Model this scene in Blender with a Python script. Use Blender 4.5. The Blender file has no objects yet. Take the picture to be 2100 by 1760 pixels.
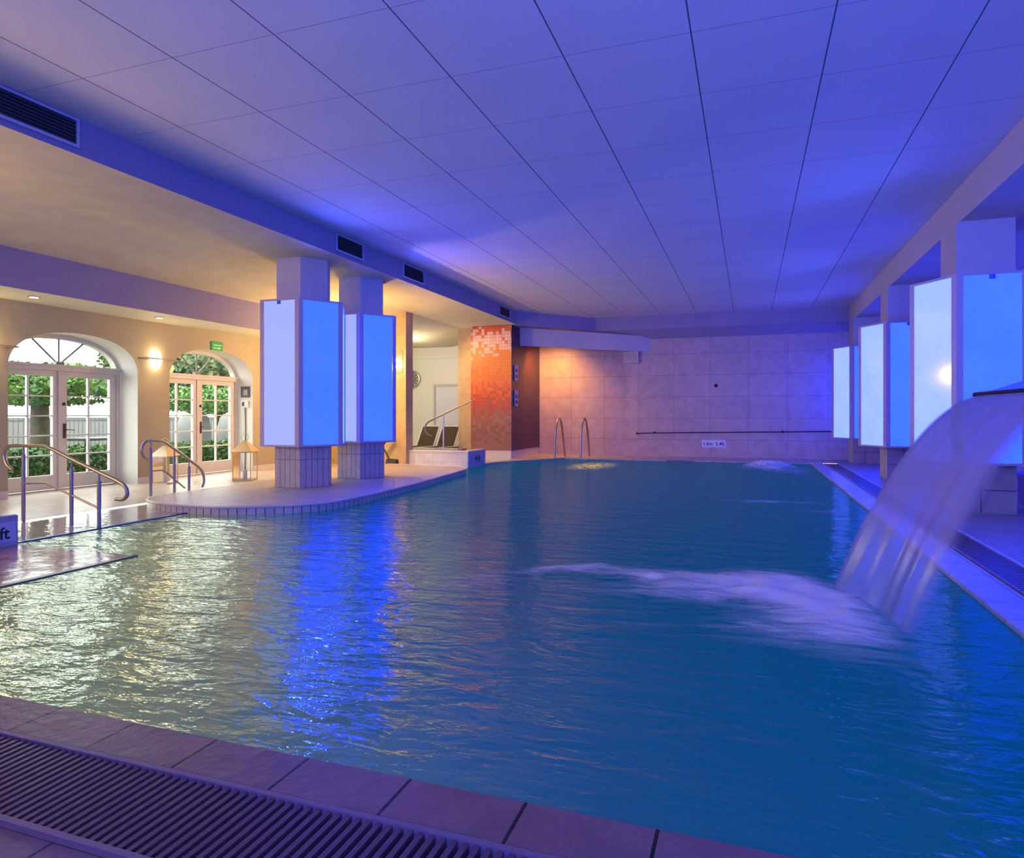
import bpy, math, random
from mathutils import Vector, noise, Matrix
random.seed(7)
scn = bpy.context.scene
COL = scn.collection
R = math.radians
scn.view_settings.view_transform = 'Standard'
scn.view_settings.look = 'None'
scn.view_settings.exposure = 0
scn.cycles.max_bounces = 5
scn.cycles.diffuse_bounces = 3
scn.cycles.glossy_bounces = 4
scn.cycles.transmission_bounces = 4
scn.cycles.transparent_max_bounces = 10
scn.cycles.sample_clamp_indirect = 6
scn.cycles.caustics_reflective = False
scn.cycles.caustics_refractive = False
scn.cycles.use_denoising = True
scn.cycles.use_adaptive_sampling = True
scn.cycles.adaptive_threshold = .12
scn.cycles.adaptive_min_samples = 20

# ------------------------------------------------------------------ helpers
class MB:
    def __init__(s): s.v = []; s.f = []; s.uv = None
    def quad(s, a, b, c, d):
        n = len(s.v); s.v += [tuple(a), tuple(b), tuple(c), tuple(d)]; s.f.append((n, n+1, n+2, n+3)); return s
    def poly(s, pts):
        n = len(s.v); s.v += [tuple(p) for p in pts]; s.f.append(tuple(range(n, n+len(pts)))); return s
    def box(s, x0, x1, y0, y1, z0, z1):
        n = len(s.v)
        s.v += [(x0,y0,z0),(x1,y0,z0),(x1,y1,z0),(x0,y1,z0),(x0,y0,z1),(x1,y0,z1),(x1,y1,z1),(x0,y1,z1)]
        s.f += [tuple(n+i for i in q) for q in ((0,3,2,1),(4,5,6,7),(0,1,5,4),(1,2,6,5),(2,3,7,6),(3,0,4,7))]
        return s
    def bevbox(s, x0, x1, y0, y1, z0, z1, b):
        # box whose top edges are chamfered
        n = len(s.v)
        s.v += [(x0,y0,z0),(x1,y0,z0),(x1,y1,z0),(x0,y1,z0),(x0,y0,z1-b),(x1,y0,z1-b),(x1,y1,z1-b),(x0,y1,z1-b),
                (x0+b,y0+b,z1),(x1-b,y0+b,z1),(x1-b,y1-b,z1),(x0+b,y1-b,z1)]
        s.f += [tuple(n+i for i in q) for q in ((0,3,2,1),(0,1,5,4),(1,2,6,5),(2,3,7,6),(3,0,4,7),
                (4,5,9,8),(5,6,10,9),(6,7,11,10),(7,4,8,11),(8,9,10,11))]
        return s
    def prism(s, pts, z0, z1, cap=True, bottom=True):
        n = len(s.v); k = len(pts)
        s.v += [(p[0], p[1], z0) for p in pts] + [(p[0], p[1], z1) for p in pts]
        for i in range(k):
            j = (i+1) % k
            s.f.append((n+i, n+j, n+k+j, n+k+i))
        if cap: s.f.append(tuple(n+k+i for i in range(k)))
        if bottom: s.f.append(tuple(n+i for i in reversed(range(k))))
        return s
    def tube(s, path, r, seg=12, caps=True):
        P = [Vector(p) for p in path]; rr = r if isinstance(r, (list, tuple)) else [r]*len(P)
        t0 = (P[1]-P[0]).normalized()
        up = Vector((0,0,1)) if abs(t0.z) < .9 else Vector((1,0,0))
        nrm = t0.cross(up).normalized(); rings = []
        for i, p in enumerate(P):
            if i == 0: t = P[1]-P[0]
            elif i == len(P)-1: t = P[-1]-P[-2]
            else: t = (P[i+1]-p).normalized() + (p-P[i-1]).normalized()
            t.normalize(); nrm = (nrm - t*nrm.dot(t)).normalized(); bi = t.cross(nrm)
            n = len(s.v)
            for k in range(seg):
                a = 2*math.pi*k/seg
                s.v.append(tuple(p + (nrm*math.cos(a)+bi*math.sin(a))*rr[i]))
            rings.append(n)
        for a, b in zip(rings, rings[1:]):
            for k in range(seg):
                j = (k+1) % seg
                s.f.append((a+k, a+j, b+j, b+k))
        if caps:
            s.f.append(tuple(rings[0]+k for k in reversed(range(seg)))); s.f.append(tuple(rings[-1]+k for k in range(seg)))
        return s
    def lathe(s, prof, cx=0, cy=0, seg=24, axis='z', o=(0,0,0)):
        rings = []
        for (r, h) in prof:
            n = len(s.v)
            for k in range(seg):
                a = 2*math.pi*k/seg; u, w = r*math.cos(a), r*math.sin(a)
                if axis == 'z': s.v.append((o[0]+cx+u, o[1]+cy+w, o[2]+h))
                elif axis == 'y': s.v.append((o[0]+u, o[1]+h, o[2]+w))
                else: s.v.append((o[0]+h, o[1]+u, o[2]+w))
            rings.append(n)
        for a, b in zip(rings, rings[1:]):
            for k in range(seg):
                j = (k+1) % seg; s.f.append((a+k, a+j, b+j, b+k))
        s.f.append(tuple(rings[0]+k for k in reversed(range(seg)))); s.f.append(tuple(rings[-1]+k for k in range(seg)))
        return s
    def build(s, name, mat, parent=None, smooth=False, loc=None):
        me = bpy.data.meshes.new(name); me.from_pydata(s.v, [], s.f); me.update()
        if mat: me.materials.append(mat)
        o = bpy.data.objects.new(name, me); COL.objects.link(o)
        if smooth:
            for p in me.polygons: p.use_smooth = True
            try: me.set_sharp_from_angle(angle=R(40))
            except Exception: pass
        if parent: o.parent = parent
        if loc: o.location = loc
        return o

def wrap_uv(o):
    # unrolls a prism's side faces: u runs round the outline, v is height
    me = o.data; ul = me.uv_layers.new(name='UVMap'); u = 0.0
    for p in me.polygons:
        vs = [me.vertices[i].co for i in p.vertices]
        if len(vs) != 4: continue
        d = math.hypot(vs[1].x-vs[0].x, vs[1].y-vs[0].y); q = (u, u+d, u+d, u)
        for k, li in enumerate(p.loop_indices): ul.data[li].uv = (q[k], vs[k].z)
        u += d
    return o
def tag(o, label=None, cat=None, group=None, kind=None):
    if label: o['label'] = label
    if cat: o['category'] = cat
    if group: o['group'] = group
    if kind: o['kind'] = kind
    return o
def thing(name, label, cat, loc=(0,0,0), rz=0, group=None, kind=None):
    o = bpy.data.objects.new(name, None); COL.objects.link(o); o.empty_display_size = .1
    o.location = loc; o.rotation_euler = (0,0,rz)
    return tag(o, label, cat, group, kind)
def struct(name, mb, mat, label=None, cat=None, smooth=False):
    return tag(mb.build(name, mat, smooth=smooth), label, cat, None, 'structure')
def dup(root, loc, rz, label, group=None):
    r = root.copy(); COL.objects.link(r); r.location = loc; r.rotation_euler = (0,0,rz); r['label'] = label
    if group: r['group'] = group
    for ch in list(root.children):
        c = ch.copy(); COL.objects.link(c); c.parent = r
        for g in list(ch.children):
            d = g.copy(); COL.objects.link(d); d.parent = c
    return r
def smoothpath(pts, n=6):
    # Catmull-Rom through the points
    P = [Vector(p) for p in pts]; out = []
    for i in range(len(P)-1):
        a = P[i-1] if i else P[i]*2-P[i+1]; b = P[i]; c = P[i+1]; d = P[i+2] if i+2 < len(P) else P[i+1]*2-P[i]
        for k in range(n):
            t = k/n
            out.append(.5*((2*b)+(c-a)*t+(2*a-5*b+4*c-d)*t*t+(3*b-a-3*c+d)*t**3))
    out.append(P[-1]); return out
def text(body, name, size, loc, rot, mat, parent):
    cu = bpy.data.curves.new(name, 'FONT'); cu.body = body; cu.size = size; cu.align_x = 'CENTER'; cu.align_y = 'CENTER'
    cu.extrude = .001; cu.offset = size*.012
    cu.materials.append(mat)
    o = bpy.data.objects.new(name, cu); COL.objects.link(o); o.location = loc; o.rotation_euler = rot
    me = bpy.data.meshes.new_from_object(o); o2 = bpy.data.objects.new(name, me); COL.objects.link(o2)
    o2.location = loc; o2.rotation_euler = rot; o2.parent = parent
    bpy.data.objects.remove(o); o2.name = name
    return o2

# ------------------------------------------------------------------ materials
def new_mat(name):
    m = bpy.data.materials.new(name); m.use_nodes = True
    nt = m.node_tree; b = nt.nodes['Principled BSDF']
    return m, nt, b
def N(nt, t, **k):
    n = nt.nodes.new(t)
    for a, v in k.items():
        if a.startswith('i_'):
            n.inputs[a[2:].replace('_', ' ')].default_value = v
        else: setattr(n, a, v)
    return n
def simple(name, col, rough=.5, metal=0, emit=None, es=0, var=0, vs=6, ior=1.45, bump=0):
    m, nt, b = new_mat(name)
    b.inputs['Base Color'].default_value = (*col, 1); b.inputs['Roughness'].default_value = rough
    b.inputs['Metallic'].default_value = metal; b.inputs['IOR'].default_value = ior
    if emit:
        b.inputs['Emission Color'].default_value = (*emit, 1); b.inputs['Emission Strength'].default_value = es
    if var or bump:
        tc = N(nt, 'ShaderNodeTexCoord'); nz = N(nt, 'ShaderNodeTexNoise', i_Scale=vs, i_Detail=5.0)
        nt.links.new(tc.outputs['Object'], nz.inputs['Vector'])
        if var:
            cr = N(nt, 'ShaderNodeValToRGB')
            cr.color_ramp.elements[0].position = .3; cr.color_ramp.elements[1].position = .7
            cr.color_ramp.elements[0].color = (*[c*(1-var) for c in col], 1); cr.color_ramp.elements[1].color = (*[min(1, c*(1+var)) for c in col], 1)
            nt.links.new(nz.outputs['Fac'], cr.inputs['Fac']); nt.links.new(cr.outputs['Color'], b.inputs['Base Color'])
        if bump:
            bp = N(nt, 'ShaderNodeBump', i_Strength=bump, i_Distance=.02)
            nt.links.new(nz.outputs['Fac'], bp.inputs['Height']); nt.links.new(bp.outputs['Normal'], b.inputs['Normal'])
    return m
def tiles(name, ca, cb, grout, w, h, plane='XY', off=(0,0), mortar=.004, rough=.4, stag=0, bump=.3, nbump=0, vs=5, ior=1.45):
    m, nt, b = new_mat(name); L = nt.links.new
    tc = N(nt, 'ShaderNodeTexCoord'); sx = N(nt, 'ShaderNodeSeparateXYZ'); cx = N(nt, 'ShaderNodeCombineXYZ')
    if plane != 'UV': L(tc.outputs['Object'], sx.inputs[0])
    if plane == 'UV': uvn = N(nt, 'ShaderNodeUVMap', uv_map='UVMap'); L(uvn.outputs[0], sx.inputs[0]); plane = 'XY'
    for i, ax in enumerate(plane):
        ad = N(nt, 'ShaderNodeMath', operation='ADD'); ad.inputs[1].default_value = off[i]
        L(sx.outputs[ax], ad.inputs[0]); L(ad.outputs[0], cx.inputs[i])
    bt = N(nt, 'ShaderNodeTexBrick', offset=stag, squash=1.0)
    bt.inputs['Color1'].default_value = (*ca, 1); bt.inputs['Color2'].default_value = (*cb, 1); bt.inputs['Mortar'].default_value = (*grout, 1)
    bt.inputs['Scale'].default_value = 1; bt.inputs['Mortar Size'].default_value = mortar; bt.inputs['Mortar Smooth'].default_value = .1
    bt.inputs['Brick Width'].default_value = w; bt.inputs['Row Height'].default_value = h; bt.inputs['Bias'].default_value = 0
    L(cx.outputs[0], bt.inputs['Vector'])
    nz = N(nt, 'ShaderNodeTexNoise', i_Scale=vs, i_Detail=6.0); L(tc.outputs['Object'], nz.inputs['Vector'])
    mx = N(nt, 'ShaderNodeMix', data_type='RGBA', blend_type='MULTIPLY'); mx.inputs[0].default_value = .35
    cr = N(nt, 'ShaderNodeValToRGB'); cr.color_ramp.elements[0].position = .3; cr.color_ramp.elements[1].position = .65
    cr.color_ramp.elements[0].color = (.45,.45,.45,1); L(nz.outputs['Fac'], cr.inputs['Fac'])
    L(bt.outputs['Color'], mx.inputs[6]); L(cr.outputs['Color'], mx.inputs[7]); L(mx.outputs[2], b.inputs['Base Color'])
    b.inputs['Roughness'].default_value = rough; b.inputs['IOR'].default_value = ior
    bp = N(nt, 'ShaderNodeBump', i_Strength=bump, i_Distance=.01, invert=True); L(bt.outputs['Fac'], bp.inputs['Height'])
    if nbump:
        n2 = N(nt, 'ShaderNodeTexNoise', i_Scale=14.0, i_Detail=8.0, i_Roughness=.6); L(tc.outputs['Object'], n2.inputs['Vector'])
        b2 = N(nt, 'ShaderNodeBump', i_Strength=nbump, i_Distance=.03); L(n2.outputs['Fac'], b2.inputs['Height'])
        L(b2.outputs['Normal'], bp.inputs['Normal'])
    L(bp.outputs['Normal'], b.inputs['Normal'])
    return m

M = {}
M['plaster'] = simple('plaster', (.43,.37,.225), .7, var=.04, vs=2)
M['plaster_warm'] = simple('plaster_warm', (.74,.60,.36), .7, var=.04, vs=2)
M['white'] = simple('white_paint', (.66,.66,.56), .45)
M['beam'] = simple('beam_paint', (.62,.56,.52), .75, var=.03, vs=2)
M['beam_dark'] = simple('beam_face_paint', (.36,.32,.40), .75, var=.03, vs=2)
M['ceil_side'] = simple('side_ceiling', (.58,.54,.41), .8, var=.06, vs=3)
M['door'] = simple('door_paint', (.62,.58,.48), .4)
M['steel'] = simple('steel', (.44,.41,.35), .42, 1)
M['dark'] = simple('dark_metal', (.03,.03,.035), .5)
M['bronze'] = simple('bronze', (.10,.06,.035), .4, .6)
M['void'] = simple('void', (.008,.008,.01), .9)
M['navy'] = simple('navy_tile', (.02,.06,.22), .25, var=.2, vs=20)
M['sign'] = simple('sign_plate', (.72,.74,.80), .35)
M['ink'] = simple('ink', (.015,.015,.03), .6)
M['brass'] = simple('lantern_metal', (.55,.45,.32), .35, .7)
M['far_tile'] = tiles('far_wall_tile', (.60,.46,.38), (.57,.44,.37), (.38,.27,.26), 1.02, .62, 'XZ', (.03,.1), .007, .42, bump=.05)
M['pier_tile'] = tiles('pier_tile', (.66,.48,.22), (.64,.46,.21), (.45,.33,.15), .6, .45, 'XZ', (0,0), .004, .5, bump=.1)
M['deck'] = tiles('deck_tile', (.66,.62,.55), (.63,.59,.53), (.36,.32,.28), .40, .40, 'XY', (0,0), .006, .32, bump=.2)
M['deck_right'] = tiles('deck_right_tile', (.50,.44,.46), (.46,.41,.44), (.30,.26,.30), .06, .06, 'XY', (.02,0), .006, .35, bump=.3)
M['coping'] = tiles('coping_stone', (.30,.145,.095), (.27,.13,.09), (.015,.01,.01), .405, 2.0, 'XY', (1.0625,.3), .006, .3, bump=.8, nbump=.35, ior=1.35)
M['coping_right'] = tiles('coping_right_stone', (.60,.57,.62), (.55,.53,.60), (.2,.18,.24), 2.0, .405, 'XY', (.3,.1), .005, .35, bump=.4, nbump=.15)
M['island'] = tiles('island_tile', (.60,.50,.46), (.56,.46,.43), (.42,.34,.32), .06, .06, 'XY', (0,0), .004, .4, bump=.3)
M['island_side'] = tiles('island_side_tile', (.68,.60,.50), (.64,.56,.46), (.08,.06,.06), .11, .5, 'UV', (0,.2), .006, .35, bump=.4)
M['kerb'] = tiles('kerb_tile', (.72,.70,.62), (.70,.68,.60), (.45,.44,.38), .25, .20, 'XZ', (.1,.08), .004, .35, bump=.2)
M['col_tile'] = tiles('column_base_tile', (.66,.56,.46), (.62,.53,.44), (.25,.17,.16), .095, .44, 'UV', (.0,.0), .005, .35, bump=.3)
M['col_tile_r'] = tiles('right_base_tile', (.55,.42,.36), (.52,.40,.35), (.14,.08,.09), .42, .40, 'XZ', (.05,.12), .006, .4, bump=.3)
M['skirt'] = simple('skirting', (.68,.60,.48), .4)
M['leaf'] = simple('leaf', (.05,.125,.014), .55, var=.5, vs=3)
M['leaf_dark'] = simple('hedge_leaf', (.035,.09,.016), .6, var=.4, vs=4)
M['leaf_pale'] = simple('pale_leaf', (.09,.13,.05), .6, var=.4, vs=3)
M['bark'] = simple('bark', (.06,.055,.035), .9, var=.4, vs=8, bump=.5)
M['terrace'] = simple('terrace', (.16,.16,.145), .8, var=.1)
M['outwhite'] = simple('garden_wall_paint', (.14,.14,.135), .8)
M['outgrey'] = simple('garden_metal', (.03,.033,.033), .6)
M['cushion'] = simple('lounger_fabric', (.055,.03,.016), .8, var=.3, vs=40)
M['lframe'] = simple('lounger_frame', (.72,.66,.56), .4)
M['bench'] = simple('bench_paint', (.10,.09,.35), .5)

# ceiling: white panels with thin dark joints
def ceiling_mat():
    m, nt, b = new_mat('ceiling_panels'); L = nt.links.new
    tc = N(nt, 'ShaderNodeTexCoord'); sx = N(nt, 'ShaderNodeSeparateXYZ'); L(tc.outputs['Object'], sx.inputs[0])
    masks = []
    for ax, off, pitch, w in (('X', -.57, .98, .0055), ('Y', -.06, 1.015, .004)):
        a = N(nt, 'ShaderNodeMath', operation='ADD'); a.inputs[1].default_value = off+50*pitch; L(sx.outputs[ax], a.inputs[0])
        md = N(nt, 'ShaderNodeMath', operation='MODULO'); md.inputs[1].default_value = pitch; L(a.outputs[0], md.inputs[0])
        s = N(nt, 'ShaderNodeMath', operation='SUBTRACT'); s.inputs[1].default_value = pitch/2; L(md.outputs[0], s.inputs[0])
        ab = N(nt, 'ShaderNodeMath', operation='ABSOLUTE'); L(s.outputs[0], ab.inputs[0])
        g = N(nt, 'ShaderNodeMath', operation='GREATER_THAN'); g.inputs[1].default_value = pitch/2-w; L(ab.outputs[0], g.inputs[0])
        masks.append(g)
    k = N(nt, 'ShaderNodeMath', operation='MULTIPLY'); k.inputs[1].default_value = .55; L(masks[1].outputs[0], k.inputs[0])
    mxm = N(nt, 'ShaderNodeMath', operation='MAXIMUM'); L(masks[0].outputs[0], mxm.inputs[0]); L(k.outputs[0], mxm.inputs[1])
    nz = N(nt, 'ShaderNodeTexNoise', i_Scale=1.3, i_Detail=4.0); L(tc.outputs['Object'], nz.inputs['Vector'])
    cr = N(nt, 'ShaderNodeValToRGB'); cr.color_ramp.elements[0].color = (.66,.66,.66,1); cr.color_ramp.elements[1].color = (.78,.77,.76,1)
    L(nz.outputs['Fac'], cr.inputs['Fac'])
    mx = N(nt, 'ShaderNodeMix', data_type='RGBA'); L(mxm.outputs[0], mx.inputs[0]); L(cr.outputs['Color'], mx.inputs[6]); mx.inputs[7].default_value = (.10,.10,.12,1)
    L(mx.outputs[2], b.inputs['Base Color']); b.inputs['Roughness'].default_value = .8
    return m
M['ceiling'] = ceiling_mat()

def mosaic_mat():
    m, nt, b = new_mat('glass_mosaic'); L = nt.links.new
    tc = N(nt, 'ShaderNodeTexCoord'); cs = .0865
    sc = N(nt, 'ShaderNodeVectorMath', operation='SCALE'); sc.inputs['Scale'].default_value = 1/cs; L(tc.outputs['Object'], sc.inputs[0])
    of = N(nt, 'ShaderNodeVectorMath', operation='ADD'); of.inputs[1].default_value = (.37,.41,.03); L(sc.outputs[0], of.inputs[0])
    fl = N(nt, 'ShaderNodeVectorMath', operation='FLOOR'); L(of.outputs[0], fl.inputs[0])
    fr = N(nt, 'ShaderNodeVectorMath', operation='FRACTION'); L(of.outputs[0], fr.inputs[0])
    wn = N(nt, 'ShaderNodeTexWhiteNoise', noise_dimensions='3D'); L(fl.outputs[0], wn.inputs['Vector'])
    sz = N(nt, 'ShaderNodeSeparateXYZ'); L(fl.outputs[0], sz.inputs[0])
    h = N(nt, 'ShaderNodeMath', operation='MULTIPLY'); h.inputs[1].default_value = cs/3.75; L(sz.outputs['Z'], h.inputs[0])
    j = N(nt, 'ShaderNodeMath', operation='MULTIPLY_ADD'); j.inputs[1].default_value = .13; j.inputs[2].default_value = -.065; L(wn.outputs['Value'], j.inputs[0])
    ad = N(nt, 'ShaderNodeMath', operation='ADD'); L(h.outputs[0], ad.inputs[0]); L(j.outputs[0], ad.inputs[1])
    cr = N(nt, 'ShaderNodeValToRGB'); e = cr.color_ramp; e.interpolation = 'CONSTANT'
    stops = [(0,(.30,.13,.09)),(.14,(.26,.10,.07)),(.22,(.33,.14,.10)),(.28,(.34,.10,.07)),(.34,(.42,.06,.035)),(.40,(.56,.045,.02)),(.46,(.70,.09,.02)),
             (.53,(.80,.15,.015)),(.62,(.82,.20,.015)),(.70,(.80,.22,.02)),(.795,(.86,.48,.30)),(.86,(.90,.58,.42)),(.925,(.80,.16,.03)),(.96,(.78,.12,.02))]
    e.elements[0].position = 0; e.elements[0].color = (*stops[0][1],1)
    e.elements[1].position = stops[-1][0]; e.elements[1].color = (*stops[-1][1],1)
    for p, c in stops[1:-1]:
        q = e.elements.new(p); q.color = (*c,1)
    L(ad.outputs[0], cr.inputs['Fac'])
    # grout from the cell fraction; only the two axes on the face matter
    ge = N(nt, 'ShaderNodeNewGeometry'); na = N(nt, 'ShaderNodeVectorMath', operation='ABSOLUTE'); L(ge.outputs['Normal'], na.inputs[0])
    sn = N(nt, 'ShaderNodeSeparateXYZ'); L(na.outputs[0], sn.inputs[0]); sf = N(nt, 'ShaderNodeSeparateXYZ'); L(fr.outputs[0], sf.inputs[0])
    prev = None
    for ax in 'XYZ':
        s = N(nt, 'ShaderNodeMath', operation='SUBTRACT'); s.inputs[1].default_value = .5; L(sf.outputs[ax], s.inputs[0])
        a = N(nt, 'ShaderNodeMath', operation='ABSOLUTE'); L(s.outputs[0], a.inputs[0])
        g = N(nt, 'ShaderNodeMath', operation='GREATER_THAN'); g.inputs[1].default_value = .465; L(a.outputs[0], g.inputs[0])
        l = N(nt, 'ShaderNodeMath', operation='LESS_THAN'); l.inputs[1].default_value = .5; L(sn.outputs[ax], l.inputs[0])
        t = N(nt, 'ShaderNodeMath', operation='MULTIPLY'); L(g.outputs[0], t.inputs[0]); L(l.outputs[0], t.inputs[1])
        if prev is None: prev = t
        else:
            x = N(nt, 'ShaderNodeMath', operation='MAXIMUM'); L(prev.outputs[0], x.inputs[0]); L(t.outputs[0], x.inputs[1]); prev = x
    mx = N(nt, 'ShaderNodeMix', data_type='RGBA'); L(prev.outputs[0], mx.inputs[0]); L(cr.outputs['Color'], mx.inputs[6]); mx.inputs[7].default_value = (.36,.17,.11,1)
    L(mx.outputs[2], b.inputs['Base Color']); b.inputs['Roughness'].default_value = .45
    return m
M['mosaic'] = mosaic_mat()

# pool water: tinted body, fresnel reflection, ripples that are stronger at the shallow end
def water_mat(name, calm=False):
    m, nt, b = new_mat(name); L = nt.links.new
    tc = N(nt, 'ShaderNodeTexCoord')
    b.inputs['Roughness'].default_value = .03 if calm else .07; b.inputs['IOR'].default_value = 1.6 if calm else WATER_IOR
    b.inputs['Base Color'].default_value = (*WATER_COL, 1)
    if calm: b.inputs['Base Color'].default_value = (.42,.44,.38,1)
    mp = N(nt, 'ShaderNodeMapping'); mp.inputs['Rotation'].default_value = (0,0,R(-22)); mp.inputs['Scale'].default_value = (1.0,2.3,1)
    L(tc.outputs['Object'], mp.inputs['Vector'])
    n1 = N(nt, 'ShaderNodeTexNoise', i_Scale=2.2 if not calm else 1.2, i_Detail=3.0, i_Roughness=.5, i_Distortion=.6); L(mp.outputs[0], n1.inputs['Vector'])
    n2 = N(nt, 'ShaderNodeTexNoise', i_Scale=7.0, i_Detail=3.0, i_Roughness=.55, i_Distortion=.8); L(mp.outputs[0], n2.inputs['Vector'])
    s2 = N(nt, 'ShaderNodeMath', operation='MULTIPLY'); s2.inputs[1].default_value = .30; L(n2.outputs['Fac'], s2.inputs[0])
    ad = N(nt, 'ShaderNodeMath', operation='ADD'); L(n1.outputs['Fac'], ad.inputs[0]); L(s2.outputs[0], ad.inputs[1])
    bp = N(nt, 'ShaderNodeBump', i_Strength=.12 if calm else 1.0, i_Distance=WAVE); L(ad.outputs[0], bp.inputs['Height'])
    if not calm:
        sx = N(nt, 'ShaderNodeSeparateXYZ'); L(tc.outputs['Object'], sx.inputs[0])
        mr = N(nt, 'ShaderNodeMapRange'); mr.inputs['From Min'].default_value = -6; mr.inputs['From Max'].default_value = 0
        mr.inputs['To Min'].default_value = 1.0; mr.inputs['To Max'].default_value = .55; L(sx.outputs['X'], mr.inputs['Value'])
        my = N(nt, 'ShaderNodeMapRange'); my.inputs['From Min'].default_value = 5; my.inputs['From Max'].default_value = 12
        my.inputs['To Min'].default_value = 1.0; my.inputs['To Max'].default_value = .6; L(sx.outputs['Y'], my.inputs['Value'])
        mu = N(nt, 'ShaderNodeMath', operation='MULTIPLY'); L(mr.outputs[0], mu.inputs[0]); L(my.outputs[0], mu.inputs[1]); L(mu.outputs[0], bp.inputs['Strength'])
        # glow painted as emission: teal, paler in the shallows, golden patch by the ladder
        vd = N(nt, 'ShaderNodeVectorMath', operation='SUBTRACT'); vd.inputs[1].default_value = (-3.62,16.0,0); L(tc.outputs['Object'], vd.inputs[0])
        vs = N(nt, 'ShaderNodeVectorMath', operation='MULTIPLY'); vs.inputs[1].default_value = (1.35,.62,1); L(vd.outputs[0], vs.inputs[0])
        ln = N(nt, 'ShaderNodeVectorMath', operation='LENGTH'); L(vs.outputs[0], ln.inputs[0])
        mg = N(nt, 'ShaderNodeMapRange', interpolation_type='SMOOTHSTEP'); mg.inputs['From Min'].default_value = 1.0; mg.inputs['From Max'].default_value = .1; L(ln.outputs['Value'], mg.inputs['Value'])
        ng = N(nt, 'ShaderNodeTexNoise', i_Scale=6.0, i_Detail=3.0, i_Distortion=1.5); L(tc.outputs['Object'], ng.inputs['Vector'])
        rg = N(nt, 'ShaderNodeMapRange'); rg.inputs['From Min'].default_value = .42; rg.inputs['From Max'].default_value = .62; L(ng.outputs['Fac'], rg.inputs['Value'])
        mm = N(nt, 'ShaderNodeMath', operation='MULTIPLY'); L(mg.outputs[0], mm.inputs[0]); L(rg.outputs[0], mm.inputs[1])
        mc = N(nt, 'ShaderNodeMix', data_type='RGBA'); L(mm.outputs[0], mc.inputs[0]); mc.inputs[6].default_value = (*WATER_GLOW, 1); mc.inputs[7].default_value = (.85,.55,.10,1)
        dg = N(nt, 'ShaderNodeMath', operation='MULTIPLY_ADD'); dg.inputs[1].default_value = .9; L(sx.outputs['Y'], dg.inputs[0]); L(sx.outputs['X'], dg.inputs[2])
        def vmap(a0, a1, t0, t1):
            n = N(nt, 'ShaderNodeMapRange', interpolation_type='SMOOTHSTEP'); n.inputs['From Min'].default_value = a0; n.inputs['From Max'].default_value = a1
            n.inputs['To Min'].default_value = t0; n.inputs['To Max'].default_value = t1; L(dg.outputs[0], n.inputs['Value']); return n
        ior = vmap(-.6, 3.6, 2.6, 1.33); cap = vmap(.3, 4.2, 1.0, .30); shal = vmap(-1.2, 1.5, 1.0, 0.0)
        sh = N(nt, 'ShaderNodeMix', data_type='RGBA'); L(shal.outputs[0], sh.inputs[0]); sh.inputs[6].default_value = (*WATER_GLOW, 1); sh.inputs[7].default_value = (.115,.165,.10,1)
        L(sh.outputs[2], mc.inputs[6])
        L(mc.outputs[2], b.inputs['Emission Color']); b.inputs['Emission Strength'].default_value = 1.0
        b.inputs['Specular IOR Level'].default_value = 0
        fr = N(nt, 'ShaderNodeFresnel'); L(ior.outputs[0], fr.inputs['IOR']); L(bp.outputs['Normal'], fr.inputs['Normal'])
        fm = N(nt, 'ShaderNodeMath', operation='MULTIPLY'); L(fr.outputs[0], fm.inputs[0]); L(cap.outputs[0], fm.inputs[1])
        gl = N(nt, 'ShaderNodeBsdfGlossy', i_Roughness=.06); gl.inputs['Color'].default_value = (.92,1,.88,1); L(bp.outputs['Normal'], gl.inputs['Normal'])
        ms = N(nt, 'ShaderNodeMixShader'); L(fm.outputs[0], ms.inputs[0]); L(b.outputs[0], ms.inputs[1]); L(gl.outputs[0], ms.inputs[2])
        L(ms.outputs[0], nt.nodes['Material Output'].inputs['Surface'])
    L(bp.outputs['Normal'], b.inputs['Normal'])
    return m
WATER_COL = (.0005,.06,.03); WATER_GLOW = (.0,.044,.165); WATER_IOR = 1.36; WAVE = .036
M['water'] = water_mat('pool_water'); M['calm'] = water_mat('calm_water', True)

def glass_mat():
    m, nt, b = new_mat('window_glass'); L = nt.links.new
    out = nt.nodes['Material Output']; tr = N(nt, 'ShaderNodeBsdfTransparent'); gl = N(nt, 'ShaderNodeBsdfGlossy', i_Roughness=.02)
    lw = N(nt, 'ShaderNodeFresnel', i_IOR=1.35); mx = N(nt, 'ShaderNodeMixShader'); L(lw.outputs[0], mx.inputs[0]); L(tr.outputs[0], mx.inputs[1]); L(gl.outputs[0], mx.inputs[2])
    L(mx.outputs[0], out.inputs['Surface']); return m
M['glass'] = glass_mat()

def panel_mat(name, col, blue):
    m, nt, b = new_mat(name); L = nt.links.new
    tc = N(nt, 'ShaderNodeTexCoord'); nz = N(nt, 'ShaderNodeTexNoise', i_Scale=1.8, i_Detail=2.0); L(tc.outputs['Object'], nz.inputs['Vector'])
    cr = N(nt, 'ShaderNodeValToRGB'); cr.color_ramp.elements[0].color = (col[0]*.92, col[1]*.94, blue*.95, 1); cr.color_ramp.elements[1].color = (min(1,col[0]*1.08), col[1]*1.05, blue, 1)
    cr.color_ramp.elements[0].position = .3; cr.color_ramp.elements[1].position = .7
    L(nz.outputs['Fac'], cr.inputs['Fac']); L(cr.outputs['Color'], b.inputs['Emission Color']); b.inputs['Emission Strength'].default_value = PANEL
    b.inputs['Base Color'].default_value = (.06,.06,.06,1); b.inputs['Roughness'].default_value = .1
    return m
PANEL = 7.0
M['panel_blue'] = panel_mat('panel_blue', (.055/PANEL,.195/PANEL), 1.0)
M['panel_pale'] = panel_mat('panel_pale', (.33/PANEL,.40/PANEL), 1.0)
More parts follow.
